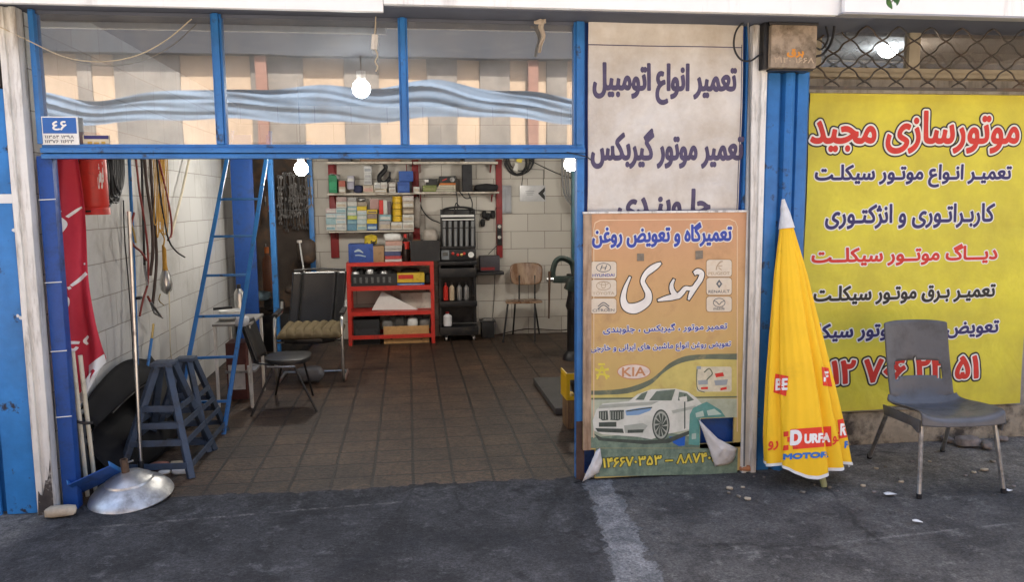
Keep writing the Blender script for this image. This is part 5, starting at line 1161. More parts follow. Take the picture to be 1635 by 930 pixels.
ordw = ['top', 'second', 'third', 'fourth', 'fifth', 'sixth']
for nmc, (xa_, xb_), rows_ in cols:
    for i, (y0, y1, c, c2) in enumerate(rows_):
        pos = 'bottom' if i == len(rows_)-1 else ordw[i]+(' from the top' if i else '')
        j = random.uniform(-2, 2) if i < len(rows_)-1 else 0
        carton('%s carton, %s of the %s stack on lower shelf' % (cname(c), pos, nmc), z1((xa_+j, y0, xb_+j, y1)), c, c2, zb=zb_ if i == len(rows_)-1 else None, dep=.15+random.uniform(0, .04), group='small cartons stacked on the lower wall shelf')
for i, (y0, y1) in enumerate(((380, 432), (434, 486), (488, 540), (542, 590))):
    x0, _, x1, _ = z1((652, 0, 735, 0)); ya, yb_ = 240+y0/5.168, 240+y1/5.168; a, b = P(x0, yb_, YS+.05), P(x1, ya, YS+.05); r_ = (b.x-a.x)/2; h_ = b.z-a.z
    MB().lathe([(r_*.94, 0), (r_, h_*.06), (r_, h_*.62), (r_*.9, h_*.7), (r_*.95, h_*.74), (r_*.95, h_*.98)], (a.x+r_, YS+.09, a.z), 20).build('yellow_tub', mat('yellow_tub_plastic', (.66, .42, .02), .4, var=.1), label='%s of four stacked yellow tubs on the lower shelf' % ('topmost', 'second from top', 'third from top', 'lowest')[i], cat='tub', group='stacked yellow tubs')
for (x0, x1, y0, c, lb) in ((546, 578, 410, (.55, .04, .03), 'upright red book on the lower shelf'), (581, 612, 412, WHT, 'upright white book beside the red book'), (615, 641, 420, (.12, .09, .1), 'upright dark book beside the white book')):
    carton(lb, z1((x0, y0, x1, 529)), c, None, dep=.12, name='book', cat='book')
carton('pinkish flat box leaning behind the books', z1((470, 402, 541, 489)), (.46, .3, .28), None, Y=YS+.09, dep=.05)
carton('rosy flat box behind the first stacks', z1((192, 385, 278, 424)), (.4, .3, .28), None, Y=YS+.05, dep=.1); carton('grey flat box lying on the third stack', z1((284, 388, 358, 424)), (.33, .32, .31), None, Y=YS+.02, dep=.12); stone('metal_part', V((P(577, 320, 5.2).x, 5.22, P(577, 322, 5.15).z)), (.1, .1, .05), STEEL, 'oily metal part lying on the fourth stack', 'metal part', 62)
BAGM = mat('dusty_plastic_bag', (.36, .32, .28), .35, var=.25, scale=12, bump=.5, bscale=25)
stone('plastic_bag', V((P(666, 362, 5.3).x, 5.32, P(666, 364, 5.3).z)), (.1, .1, .4), BAGM, 'dusty plastic bag hanging on the middle red upright', 'bag', 63)
hk = thing('iron_hook', 'big black iron hook hanging from the top shelf', 'hook', P(613, 290, 5.18))
MB().tube(smooth([P(612, 258, 5.2), P(616, 268, 5.2), P(612, 275, 5.2), P(606, 282, 5.2), P(607, 290, 5.2), P(614, 292, 5.2), P(621, 286, 5.2), P(623, 274, 5.2)], 6), [.026]*8+[.03]*20+[.026]*10+[.014]*4+[.008], 10).build('hook_body', BLACK_M, hk)
# right hand shelf
carton('olive green box under a black case', z1((905, 287, 1020, 335)), (.16, .19, .06), (.24, .25, .1), zb=zc_); carton('small black case on the olive box', z1((932, 236, 1030, 286)), (.03, .03, .03), None); 
MB().obox(P(681, 289, YS-.004), (.05, .004, .03)).build('white_tag', PAPER, label='white tag on the small black case', cat='tag')
dr = carton('black radio with a round dial beside stacked papers', (702, 281, 728, 292), (.025, .025, .028), None, name='radio', cat='radio'); BASE[dr] = V(dr.location)
pq = P(722, 287, YS+.005); MB().lathe([(.03, 0), (.03, .006), (.02, .008)], pq, 16, M=Euler((R_(90), 0, 0)).to_matrix()).build('dial', STEEL, dr); MB().obox(P(710, 287, YS+.006), (.06, .004, .012), (0, -.4, 0)).build('emblem', RED_P, dr)
for i, (y0, y1, c) in enumerate(((292, 295.5, (.5, .16, .04)), (295.5, 298.5, (.6, .55, .42)), (298.5, 302, (.5, .45, .36)), (302, 306, (.42, .4, .32)))): carton('%s of the flat papers stacked under the radio' % ('orange pad, topmost', 'cream pad, second', 'beige pad, third', 'olive pad, lowest')[i], (702-2*i, y0, 728, y1), c, None, zb=zc_ if i == 3 else None, name='paper_pad', cat='pad')
carton('tall black box standing on the right shelf', (739, 263, 754, 305), (.022, .022, .026), None, zb=zc_)
p = P(777, 305, 5.2); stone('black_cloth', V((p.x, 5.24, zc_)), (.3, .18, .1), mat('black_cloth', (.02, .02, .022), .9, var=.3), 'black crumpled cloth at the right end of the shelf', 'cloth', 64)
for i, (x0, x1, c, lb) in enumerate(((524, 560, (.06, .06, .07), 'dark case at the left of topmost shelf'), (575, 640, (.2, .12, .08), 'brown case in the middle of topmost shelf'), (672, 735, (.05, .05, .06), 'black case on topmost right shelf'), (742, 790, (.12, .14, .18), 'slate box on topmost right shelf'))): carton(lb, (x0, 236, x1, 258), c, None)
# hanging things on the right of the back wall
YW = 5.405
cl = thing('cable_coil', 'coil of black cable with white transformer high on back wall', 'cable', P(825, 285, YW))
for i in range(7):
    cx, cy = 827+random.uniform(-4, 4), 258+random.uniform(-5, 3); MB().tube([P(cx+(16+i)*math.cos(t/20*2*math.pi), cy+(18+i)*math.sin(t/20*2*math.pi), YW-.02-.006*i) for t in range(21)], .007, 6, cap=False).build('cable_loop', CAB, cl)
MB().obox(P(824, 267, YW-.08), (.06, .05, .1), (0, .25, 0)).build('transformer', WHITE_P, cl, bevel=.008); MB().obox(P(829, 256, YW-.08), (.07, .05, .05), (0, .25, 0)).build('yellow_label', YELLOW_INK, cl, bevel=.004)
cord('wall_cable', 'thin cable running across the back wall to the right', [(846, 256, YW-.02), (870, 268, YW-.015), (895, 279, YW-.015), (918, 286, YW-.015)], .006, CAB)
for i, (dx, lb) in enumerate(((0, 'outer'), (5, 'middle'), (9, 'inner'))): cord('conduit_cable', '%s grey cable curving down into the teal post' % lb, [(898+dx, 246, 4.6), (898+dx, 285, 4.6), (902+dx*.8, 312, 4.6), (913+dx*.3, 328-dx, 4.6), (921, 333-dx*1.4, 4.6)], .011, CABG, group='cables into the teal post')
a, b = P(801, 341, YW), P(816, 296, YW); MB().grid(lambda u, v: (a.x+(b.x-a.x)*u, YW-.012-.008*math.sin(u*9), a.z+(b.z-a.z)*v), 12, 8).build('grey_towel', mat('pale_grey_cloth', (.42, .43, .46), .85, var=.1), label='pale grey towel hanging beside the right red upright', cat='towel', solid=.004)
ps = thing('notice_sheet', 'white notice sheet with black arrow on back wall', 'notice', P(851, 322, YW)); a, b = P(830, 322, YW), P(871, 296, YW)
MB().box((a.x, YW, a.z), (b.x, YW+.006, b.z)).build('sheet', mat('glossy_sheet', (.52, .52, .53), .2, var=.2, scale=6), ps)
MB().prism([P(859, 309, YW-.001), P(870, 299, YW-.001), P(870, 305, YW-.001), P(867, 309, YW-.001), P(870, 313, YW-.001), P(870, 320, YW-.001)], (0, -.001, 0)).build('arrow', BLACK_INK, ps)
for k in range(3): MB().obox(P(846, 305+3*k, YW-.001), (.12-.02*k, .001, .006)).build('print_line', GREYINK, ps)
MB().tube([P(833, 296, YW-.005), P(836, 270, YW-.005), P(868, 271, YW-.005), P(868, 296, YW-.005)], .004, 5).build('wire_frame', CAB, label='thin wire frame above the notice sheet', cat='frame')
so_ = thing('socket_strip', 'black power sockets fixed on the right red upright', 'socket', P(797, 390, 5.38))
a, b = P(794, 392, 5.37), P(801, 358, 5.37); MB().box((a.x, 5.355, a.z), (b.x, 5.383, b.z)).build('strip', BLACK, so_, bevel=.003)
for y in (362, 370, 379, 387): MB().lathe([(.022, 0), (.022, .012), (.014, .012), (.014, .004)], P(797.5, y, 5.354), 14, M=Euler((R_(90), 0, 0)).to_matrix()).build('outlet', (WHITE_P if y in (362, 379) else RUBBER), so_)
wk = cord('wall_cable', 'black cable dropping from socket strip to the battery charger', [(797, 388, 5.34), (788, 398, 5.3), (780, 406, 5.25)], .005, CAB)
cord('wall_cable', 'thin cable hanging from charger bracket down to the bin', [(790, 440, 5.35), (789, 470, 5.38), (787, 500, 5.38), (784, 520, 5.36)], .004, CAB)
cord('wall_cable', 'cable from the middle upright down to the tube tester', [(664, 300, 5.36), (672, 330, 5.36), (685, 348, 5.34), (704, 357, 5.25)], .008, CAB)
MB().tube([P(758, 336, 5.39), P(790, 337, 5.39), P(793, 330, 5.39)], .005, 5).build('hanging_rod', BLACK_M, label='thin rod holding plugs beside the tube tester', cat='rod')
for i, (x, y, lb) in enumerate(((773, 345, 'left'), (779, 348, 'middle'), (787, 345, 'right'), (771, 358, 'lowest'))): stone('hanging_plug', P(x, y+4, 5.38), (.06, .05, .1), RUBBER, '%s one of the black plugs hanging on the thin rod' % lb, 'plug', 70+i, 'black plugs on the thin rod')
tp2 = thing('teal_post', 'dark teal steel post behind the orange board', 'post', (1.87, 4.4, 0)); a = P(918, 330, 4.4)
MB().box((a.x-.035, 4.38, 0), (a.x+.06, 4.46, 2.3)).build('tube', mat('teal_paint', (.02, .09, .12), .5, var=.3, dirt=(.05, .05, .05)), tp2, bevel=.004)
MB().tube(smooth([P(790, 536, 5.37), P(840, 526, 5.38), P(890, 528, 5.38), P(905, 527, 5.3)], 8), .008, 6).build('floor_cable', HOSE_B, label='brown cable lying along the foot of back wall', cat='cable')

# ================================================================== RED RACK and its load
YF, YR = 4.92, 5.34
rk = thing('red_rack', 'red steel rack of four tiers against back wall', 'rack', (-.25, 5.1, 0))
xl_, xr_ = P(555, 500, YF).x, P(694, 500, YF).x; zt_ = P(620, 419, YF).z
for x in (xl_, xr_):
    for y in (YF, YR):
        s_ = 1 if x == xl_ else -1; t_ = 1 if y == YF else -1
        MB().prism([(x, y, 0), (x+.045*s_, y, 0), (x+.045*s_, y+.004*t_, 0), (x+.004*s_, y+.004*t_, 0), (x+.004*s_, y+.045*t_, 0), (x, y+.045*t_, 0)], (0, 0, zt_)).build('post', RED_P, rk)
tier = []
for (y0, y1) in ((419, 425), (457, 464), (498, 504), (535, 541)):
    zt1, zt0 = P(620, y0, YF).z, P(620, y1, YF).z; tier.append(zt1)
    mb = MB(); mb.box((xl_+.006, YF-.003, zt0), (xr_-.006, YF+.003, zt1)).box((xl_+.006, YR-.003, zt0), (xr_-.006, YR+.003, zt1))
    if y0 != 535: mb.box((xl_+.002, YF+.004, zt1-.008), (xr_-.002, YR-.004, zt1))
    mb.build('shelf', RED_P, rk)
tier = [t_+.001 for t_ in tier]; YG = YF+.03
bb = carton('blue carton with pale markings on top of the red rack', z1((293, 772, 496, 915)), (.03, .075, .3), None, Y=YG, dep=.26, zb=tier[0]); BASE[bb] = V(bb.location)
brush_st = [[(566, 402, 2.5), (573, 400, 4), (580, 404, 2)], [(567, 408, 1.5), (575, 408, 2), (584, 410, 1.5)]]
mb = MB()
for st in brush_st:
    c = smooth(st, 5)
    for i in range(len(c)-1):
        p, q = c[i], c[i+1]; mb.add([P(p.x, p.y-p.z/2, YG-.002), P(q.x, q.y-q.z/2, YG-.002), P(q.x, q.y+q.z/2, YG-.002), P(p.x, p.y+p.z/2, YG-.002)], [(0, 1, 2, 3)])
mb.build('marking', LBL and cmat(LBL), bb)
carton('open brown cardboard box on the rack beside blue carton', z1((497, 790, 586, 912)), (.33, .2, .1), None, Y=YG, dep=.24, zb=tier[0])
gl = stone('work_gloves', P(592, 389, YG+.1)+V((0, 0, -.02)), (.16, .12, .13), mat('yellow_gloves', (.6, .44, .03), .8, var=.5, scale=9, dirt=(.03, .03, .03), damt=.45, dscale=7, dsoft=.03), 'yellow and black gloves on the open cardboard box', 'gloves', 80)
lay = [((.5, .48, .46), 'white'), ((.4, .06, .06), 'red'), ((.06, .07, .16), 'navy'), ((.5, .47, .44), 'cream'), ((.45, .42, .4), 'pale'), ((.5, .3, .25), 'pinkish')]
z = tier[0]; x0, x1 = P(614, 400, YG).x, P(641, 400, YG).x
for i, (c, nme) in enumerate(lay):
    h_ = .03+.012*(i % 3); j = random.uniform(-.015, .015); MB().box((x0+j, YG+random.uniform(0, .03), z), (x1+j, YG+.22, z+h_-.001)).build('paper_bundle', cmat(c), bevel=.004, label='%s bundle, number %s from the bottom of the paper pile' % (nme, ('one', 'two', 'three', 'four', 'five', 'six')[i]), cat='paper', group='paper pile on the red rack'); z += h_
stone('crumpled_paper', V((x0+.1, YG+.1, z)), (.22, .15, .1), PAPER, 'crumpled white paper on top of the paper pile', 'paper', 81)
def bottle(label, x, y0, y1, w_, m, m2, Y, prof=None, zb=None, cat='bottle', name='bottle', group=None):
    a, b = P(x, y1, Y), P(x, y0, Y); z0 = a.z if zb is None else zb; h_ = b.z-z0; r_ = w_/2*(Y+4.616)/F*1.02
    t = thing(name, label, cat, (a.x, Y+r_, z0), group)
    MB().lathe(prof(r_, h_) if prof else [(r_*.93, 0), (r_, h_*.03), (r_, h_*.66), (r_*.8, h_*.74), (r_*.4, h_*.82), (r_*.36, h_*.87)], (a.x, Y+r_, z0), 18).build('body', m, t)
    MB().lathe([(r_*.42, h_*.86), (r_*.42, h_*.99), (r_*.3, h_)], (a.x, Y+r_, z0), 14).build('cap', m2, t)
    return t
t = bottle('dark soft drink bottle with red label on the rack', 648, 374, 417, 12, mat('dark_cola', (.025, .015, .012), .15), RED_P, YG+.05, zb=tier[0]); a = P(648, 400, YG+.05)
MB().lathe([(.0495, 0), (.0495, .09)], (a.x, YG+.05+.0485, P(648, 398, YG+.05).z), 18, cap=False).build('paper_label', RED_P, t)
ck = thing('black_crate', 'large black plastic crate at the right of the rack top', 'crate', P(678, 417, YG))
a, b = P(656, 417, YG), P(702, 386, YG); z0 = tier[0]
mb = MB(); mb.box((a.x, YG, z0), (b.x, YG+.006, b.z)).box((a.x, YG+.294, z0), (b.x, YG+.3, b.z)).box((a.x, YG+.007, z0), (a.x+.006, YG+.293, b.z)).box((b.x-.006, YG+.007, z0), (b.x, YG+.293, b.z)).box((a.x+.007, YG+.007, z0), (b.x-.007, YG+.293, z0+.006)); mb.build('tub', BLACK, ck)
MB().box((a.x-.008, YG-.008, b.z+.001), (b.x+.008, YG+.0, b.z+.016)).box((a.x-.008, YG+.3, b.z+.001), (b.x+.008, YG+.308, b.z+.016)).build('rim', BLACK, ck, bevel=.002)
for k in range(4): MB().box((a.x+.05+.07*k, YG-.004, z0+.02), (a.x+.06+.07*k, YG-.0005, b.z-.02)).build('rib', BLACK, ck)
stone('parts_bag', V((P(688, 386, YG).x, YG+.15, b.z-.03)), (.19, .2, .2), BAGM, 'dusty translucent bag standing in the black crate', 'bag', 82)
stone('metal_part', V((P(666, 395, YG).x, YG+.14, b.z-.06)), (.12, .12, .09), mat('rusty_part', (.2, .09, .04), .7, var=.4, scale=20), 'rusty part showing over the crate edge', 'metal part', 83)
# tier two
ck2 = thing('parts_crate', 'open black crate full of metal parts in the rack', 'crate', P(598, 457, YG)); a, b = P(561, 457, YG), P(634, 431, YG); z0 = tier[1]; hh = (b.z-z0)*.75
mb = MB(); mb.box((a.x, YG, z0), (b.x, YG+.006, z0+hh)).box((a.x, YG+.27, z0), (b.x, YG+.276, z0+hh)).box((a.x, YG+.007, z0), (a.x+.006, YG+.269, z0+hh)).box((b.x-.006, YG+.007, z0), (b.x, YG+.269, z0+hh)).box((a.x+.007, YG+.007, z0), (b.x-.007, YG+.269, z0+.005)); mb.build('tub', BLACK, ck2)
for k in range(7): MB().box((a.x+.03+.07*k, YG-.003, z0+hh*.25), (a.x+.06+.07*k, YG-.0005, z0+hh*.75)).build('slot', mat('slot_grey', (.12, .12, .12), .7, var=.5, scale=40), ck2)
for k in range(9):
    stone('metal_part', V((a.x+.05+(b.x-a.x-.1)*k/8, YG+.08+.05*(k % 3), z0+hh*.6)), (.1, .09, .1+.03*(k % 2)), (STEEL, RUBBER, BLACK_M)[k % 3], '%s metal part counted from the left in the parts crate' % ('first', 'second', 'third', 'fourth', 'fifth', 'sixth', 'seventh', 'eighth', 'ninth')[k], 'metal part', 90+k, 'oily parts in the crate')
yx = carton('yellow part of the printed box in the rack', (634, 436, 678, 452), (.62, .42, .04), None, Y=YG, dep=.2, zb=None)
yx['label'] = 'yellow and red printed box on a blue box in the rack'; BASE[yx] = V(yx.location); a, b = P(636, 446, YG), P(660, 439, YG); MB().box((a.x, YG-.0015, a.z), (b.x, YG-.0002, b.z)).build('printed_label', RED_P, yx)
carton('flat blue box beneath the yellow printed box', (634, 452, 678, 457), (.04, .14, .4), (.3, .4, .5), Y=YG, dep=.2, zb=tier[1])
stone('oily_bundle', V((P(684, 455, YG).x, YG+.12, tier[1])), (.1, .16, .14), RUBBER, 'black oily bundle at right end of second tier', 'bundle', 101)
stone('oily_bundle', V((P(655, 436, YG).x, YG+.2, tier[1]+.1)), (.24, .14, .1), BLACK, 'black bundle behind the yellow printed box', 'bundle', 102)
# tier three: folded white card
q = [P(593, 497, YG), P(610, 465, YG+.1), P(668, 497, YG)]
MB().prism([V((p.x, YG+.08, max(p.z, tier[2]))) for p in q], (0, .012, 0)).build('white_card', PAPER, label='folded white card leaning on the third tier', cat='card')
MB().box((P(640, 495, YG).x, YG+.2, tier[2]), (P(690, 495, YG).x, YG+.28, P(660, 468, YG+.2).z)).build('backing_card', cmat((.55, .52, .46)), label='pale panel standing behind the folded white card', cat='panel')
# floor tier
carton('black toolbox on the floor under the rack', (565, 510, 606, 550), (.02, .02, .022), (.035, .035, .04), Y=YG+.03, dep=.26, zb=.006, name='toolbox', cat='toolbox')
wb_ = thing('wooden_box', 'low pale wooden box under the rack at right', 'box', P(649, 551, YG)); a, b = P(613, 551, YG+.01), P(685, 520, YG+.01)
mb = MB(); mb.box((a.x, YG+.01, .006), (b.x, YG+.025, b.z)).box((a.x, YG+.3, .006), (b.x, YG+.315, b.z)).box((a.x, YG+.026, .006), (a.x+.015, YG+.299, b.z)).box((b.x-.015, YG+.026, .006), (b.x, YG+.299, b.z)).box((a.x+.016, YG+.026, .006), (b.x-.016, YG+.299, .015)); mb.build('case', WOOD, wb_, bevel=.002)
for x in (625, 673): p = P(x, 542, YG+.008); MB().obox(p, (.03, .006, .012)).build('handle_slot', BLACK, wb_)
for k in range(7): stone('grey_rag', V((a.x+.05+(b.x-a.x-.1)*k/6, YG+.1+.07*(k % 2), b.z-.05)), (.13, .14, .13+.03*(k % 3)), (mat('grey_rag', (.2, .19, .18), .95, var=.4, scale=15), PAPER if k == 4 else mat('grey_rag', (.2, .19, .18)), mat('dark_rag', (.09, .085, .08), .95, var=.4, scale=15))[k % 3], '%s rag from the left heaped in the wooden box' % ('first', 'second', 'third', 'fourth', 'fifth', 'sixth', 'seventh')[k], 'rag', 110+k, 'rags heaped in the wooden box')

# ================================================================== BLACK TROLLEY with tube tester
YT = 4.98
tr = thing('tool_trolley', 'black steel trolley with open shelves beside the red rack', 'trolley', (.63, YT+.2, 0))
def fbox(mb_, x0, y0, x1, y1, Y, dep): a, b = P(x0, y1, Y), P(x1, y0, Y); return mb_.box((a.x, Y, a.z), (b.x, Y+dep, b.z))
for (x0, y0, x1, y1, nm_) in ((703, 522, 764, 537, 'base'), (702, 481, 762, 491, 'shelf'), (701, 428, 761, 444, 'drawer'), (700, 417, 762, 424, 'top')): fbox(MB(), x0, y0, x1, y1, YT, .36).build(nm_, BLACK_M, tr, bevel=.006)
p0, p1 = P(703, 530, YT), P(762, 420, YT)
MB().box((p0.x, YT+.361, p0.z), (p1.x, YT+.37, p1.z)).build('back_panel', BLACK_M, tr)
for x in (704, 760):
    for y in (.02, .33): a, b = P(x, 523, YT), P(x, 424, YT); MB().box((a.x-.012, YT+y, a.z), (a.x+.012, YT+y+.02, b.z)).build('post', BLACK_M, tr)
for x in (713, 757):
    for dy in (.05, .3):
        p = P(x, 540, YT); cs = MB().lathe([(.028, -.012), (.03, -.008), (.03, .008), (.028, .012)], (p.x, YT+dy, .034), 16, M=Euler((0, R_(90), 0)).to_matrix()).build('caster', STEEL, tr); MB().box((p.x-.016, YT+dy-.012, .036), (p.x-.0125, YT+dy+.012, P(x, 537, YT).z)).box((p.x+.0125, YT+dy-.012, .036), (p.x+.016, YT+dy+.012, P(x, 537, YT).z)).build('fork', STEEL, cs)
MB().tube([P(722, 517, YT-.004), P(763, 516, YT-.004)], .006, 6).build('handle', CHROME, tr)
zsh = P(730, 481, YT).z+.001
CANS = mat('silver_can', (.5, .5, .5), .3, .8)
for x, m_, lb in ((712, RED_P, 'red spray can on the trolley shelf'), (722, mat('beige_can', (.5, .4, .28), .4), 'beige spray can beside the red can'), (734, CANS, 'left silver spray can on the trolley shelf'), (745, CANS, 'right silver spray can on the trolley shelf')): bottle(lb, x, 452, 481, 8, m_, (BLACK if m_ is not RED_P else RED_D), YT+.06, zb=zsh, name='spray_can', cat='can', prof=lambda r_, h_: [(r_*.95, 0), (r_, h_*.02), (r_, h_*.72), (r_*.6, h_*.8), (r_*.4, h_*.85)], group='spray cans on the trolley')
bottle('white jug with dark cap on the trolley base', 715, 499, 523, 14, mat('white_jug', (.66, .66, .68), .35, var=.08), RED_D, YT+.03, zb=P(730, 522, YT).z+.001, name='jug', cat='jug')
# tube tester on top of the trolley
tt = thing('tube_tester', 'black injector tester with six glass tubes on the trolley', 'tester', P(732, 417, YT))
fbox(MB(), 704, 398, 760, 416.6, YT+.05, .25).build('control_box', BLACK_M, tt, bevel=.006)
fbox(MB(), 705, 400, 717, 415, YT+.044, .0055).build('display_panel', mat('grey_panel', (.2, .22, .24), .5), tt); fbox(MB(), 707, 403, 715, 409, YT+.04, .0035).build('display', mat('dark_display', (.03, .04, .045), .15), tt)
for x, m_ in ((723, RED_P), (731, RED_P), (737, BRASS), (741, RED_P)): MB().lathe([(.018, 0), (.018, .02), (.012, .024)], P(x, 405+(x % 3), YT+.05), 14, M=Euler((R_(90), 0, 0)).to_matrix()).build('knob', m_, tt)
MB().lathe([(.036, 0), (.036, .02), (.03, .022)], P(752, 407, YT+.05), 18, M=Euler((R_(90), 0, 0)).to_matrix()).build('gauge', PAPER, tt)
fbox(MB(), 704, 334, 759, 397, YT+.16, .06).build('back_plate', BLACK_M, tt, bevel=.004)
fbox(MB(), 704, 343, 757, 347, YT+.06, .09).build('top_bar', PAPER, tt, bevel=.003); fbox(MB(), 706, 349.5, 757, 352, YT+.07, .02).build('top_bar', PAPER, tt, bevel=.003)
TUBE = mat('grey_glass_tube', (.2, .21, .22), .12, var=.15)
for k in range(6): a, b = P(709.5+9*k, 394, YT+.1), P(709.5+9*k, 353, YT+.1); MB().tube([a, b], .022, 12).build('glass_tube', TUBE, tt)
fbox(MB(), 706, 363, 757, 365, YT+.06, .015).build('clamp_bar', BLACK_M, tt); fbox(MB(), 704, 393, 759, 397.5, YT+.07, .09).build('tube_foot', BLACK_M, tt)
MB().tube(smooth([P(706, 345, YT+.1), P(708, 335, YT+.1), P(730, 331, YT+.1), P(754, 334, YT+.1), P(757, 345, YT+.1)], 6), .014, 8).build('top_hose', RUBBER, tt)
for pts in ([(730, 343), (730, 318), (728, 306)], [(733, 305), (742, 316), (750, 316), (748, 308)], [(752, 345), (754, 325), (750, 313)], [(724, 345), (728, 325), (734, 330), (745, 333)]): MB().tube(smooth([P(x, y, YT+.12) for x, y in pts], 6), .007, 6).build('lead', CAB, tt)
# battery charger on a bracket, bin
bc = thing('battery_charger', 'dark battery charger box on bracket right of trolley', 'charger', P(783, 434, 5.2)); fbox(MB(), 767, 409, 798, 434, 5.2, .2).build('case', mat('slate_case', (.05, .045, .055), .5), bc, bevel=.006); fbox(MB(), 768, 427, 790, 432, 5.197, .0025).build('red_strip', RED_D, bc); fbox(MB(), 762, 434.5, 805, 440, 5.17, .248).build('bracket_shelf', BLACK_M, bc, bevel=.003)
bn = thing('waste_bin', 'small black bin on the floor right of trolley', 'bin', P(779, 541, 5.2)); a, b = P(768, 541, 5.15), P(791, 513, 5.15)
MB().prism([(a.x+.015, 5.15, .006), (b.x-.015, 5.15, .006), (b.x-.015, 5.36, .006), (a.x+.015, 5.36, .006)], (0, 0, b.z-.02)).build('tub', BLACK, bn, bevel=.006); MB().box((a.x-.005, 5.14, b.z-.014), (b.x+.005, 5.37, b.z)).build('rim', BLACK, bn, bevel=.004)
stone('waste_rag', V(((a.x+b.x)/2, 5.25, b.z-.02)), (.15, .14, .05), mat('grey_rag', (.2, .19, .18)), 'rag lying on top of the small black bin', 'rag', 130)

# ================================================================== WOODEN CHAIR by the back wall
ch = thing('wooden_chair', 'old wooden backed chair with dark steel legs by back wall', 'chair', (1.5, 5.0, 0)); VEN = mat('worn_varnished_ply', (.2, .105, .06), .25, var=.2, scale=3, dirt=(.42, .3, .2), damt=.42, dscale=2.5, streak=True)
a, b = P(815, 456, 5.2), P(866, 420, 5.2); cxm, hw, hz = (a.x+b.x)/2, (b.x-a.x)/2, (b.z-a.z)/2; czm = (a.z+b.z)/2
def sup(u, v):
    r_ = v; t_ = u*2*math.pi; c_, s_ = math.cos(t_), math.sin(t_); x = math.copysign(abs(c_)**.5, c_)*r_*hw; z = math.copysign(abs(s_)**.5, s_)*r_*hz
    return (cxm+x*(1+.06*z/hz), 5.2+.05*(x/hw)**2*-1+.05+.03*(z/hz), czm+z)
MB().grid(sup, 40, 8, closed=True).build('backrest', VEN, ch, solid=.012, ang=60)
zs_ = P(835, 484, 4.95).z; x0, x1 = P(809, 484, 4.9).x, P(866, 484, 5.0).x
MB().prism(chaikin([(x0, 4.86, zs_), (x1-.02, 4.86, zs_), (x1, 5.0, zs_), (x1-.03, 5.22, zs_), (x0+.03, 5.22, zs_), (x0-.01, 5.0, zs_)], 2), (0, 0, .018)).build('seat', VEN, ch, bevel=.004)
for (tx, ty, gx, gy) in ((811, 4.9, 803, 548), (854, 4.9, 854, 547), (823, 5.2, 818, 534), (853, 5.2, 861, 534)):
    t_ = P(tx, 486, ty); g_ = G(gx, gy); MB().tube([V((g_.x, min(g_.y, 5.36), .004)), V((t_.x, t_.y, zs_-.003))], .012, 8).build('leg', BLACK_M, ch)
for x in (829, 854): p, q = P(x, 482, 5.17), P(x, 440, 5.23); MB().tube([p, q], .011, 8).build('back_post', BLACK_M, ch)

# ================================================================== VISE, crates behind the orange board
YV = 3.6; z4 = lambda x, y: (660+x/5.168, 390+y/5.168)
vi = thing('bench_vise', 'heavy dark green vise with a long handle on greasy stand', 'vise', (P(912, 590, YV).x, YV, 0)); VIM = mat('greasy_green_iron', (.03, .045, .04), .45, .4, var=.3, scale=12, dirt=(.09, .08, .07), damt=.38, dscale=9)
MB().tube(smooth([P(*z4(1160, 300), YV), P(*z4(1150, 235), YV), P(*z4(1172, 150), YV), P(*z4(1215, 118), YV), P(*z4(1268, 128), YV), P(*z4(1312, 165), YV), P(*z4(1328, 255), YV), P(*z4(1335, 310), YV)], 6), .036, 10, flat=.8).build('frame', VIM, vi)
p, q = P(*z4(1150, 292), YV), P(*z4(1345, 292), YV); MB().bar(p, q, .07, .075).build('jaw', VIM, vi, bevel=.012)
p = P(*z4(1300, 340), YV); MB().obox(p, (.11, .1, .13), (0, .4, 0)).build('jaw_block', VIM, vi, bevel=.015)
MB().tube([P(*z4(1100, 296), YV-.02), P(*z4(1155, 294), YV-.02)], .022, 10).build('screw', STEEL, vi); MB().tube([P(*z4(1124, 225), YV-.03), P(*z4(1118, 615), YV-.03)], [.016, .009], 8).build('handle', mat('brown_steel', (.1, .06, .04), .5, .5), vi)
MB().lathe([(.13, 0), (.12, .05), (.08, .1), (.075, .55), (.095, .6), (.07, .72), (.085, .95)], (P(918, 500, YV).x, YV+.05, .004), 16).build('stand', BLACK_M, vi)
gb = thing('rusty_box', 'rusty steel bin under a yellow crate behind the board', 'box', (1.3, 1.2, 0)); xg = P(906, 690, 1.05).x; zq = P(900, 640, 1.05).z; zq2 = P(900, 597, 1.05).z
RUST = mat('streaked_rust', (.13, .07, .035), .8, .2, var=.4, scale=12, dirt=(.3, .19, .07), damt=.44, dscale=9, streak=True, bump=.3)
MB().box((xg, 1.05, .006), (xg+.36, 1.25, zq)).build('bin', RUST, gb, bevel=.008)
yc_ = thing('yellow_crate', 'yellow plastic crate stacked behind the orange board edge', 'crate', (1.3, 1.2, zq)); YPL = mat('yellow_plastic', (.66, .4, .01), .45, var=.12, dirt=(.2, .12, .02), damt=.34)
zq += .002
mb = MB(); mb.box((xg-.01, 1.04, zq), (xg, 1.26, zq+.03)).box((xg-.01, 1.04, zq2-.03), (xg, 1.26, zq2)); 
for k in range(7): mb.box((xg-.01, 1.04+.034*k, zq+.0301), (xg, 1.055+.034*k, zq2-.0301))
mb.box((xg+.001, 1.04, zq), (xg+.36, 1.05, zq+.03)).box((xg+.001, 1.04, zq2-.05), (xg+.36, 1.05, zq2))
for k in range(6): mb.box((xg+.001+.068*k, 1.04, zq+.0301), (xg+.018+.068*k, 1.05, zq2-.0501))
mb.build('crate_wall', YPL, yc_); MB().box((xg+.002, 1.052, zq), (xg+.36, 1.26, zq+.012)).build('crate_floor', YPL, yc_)
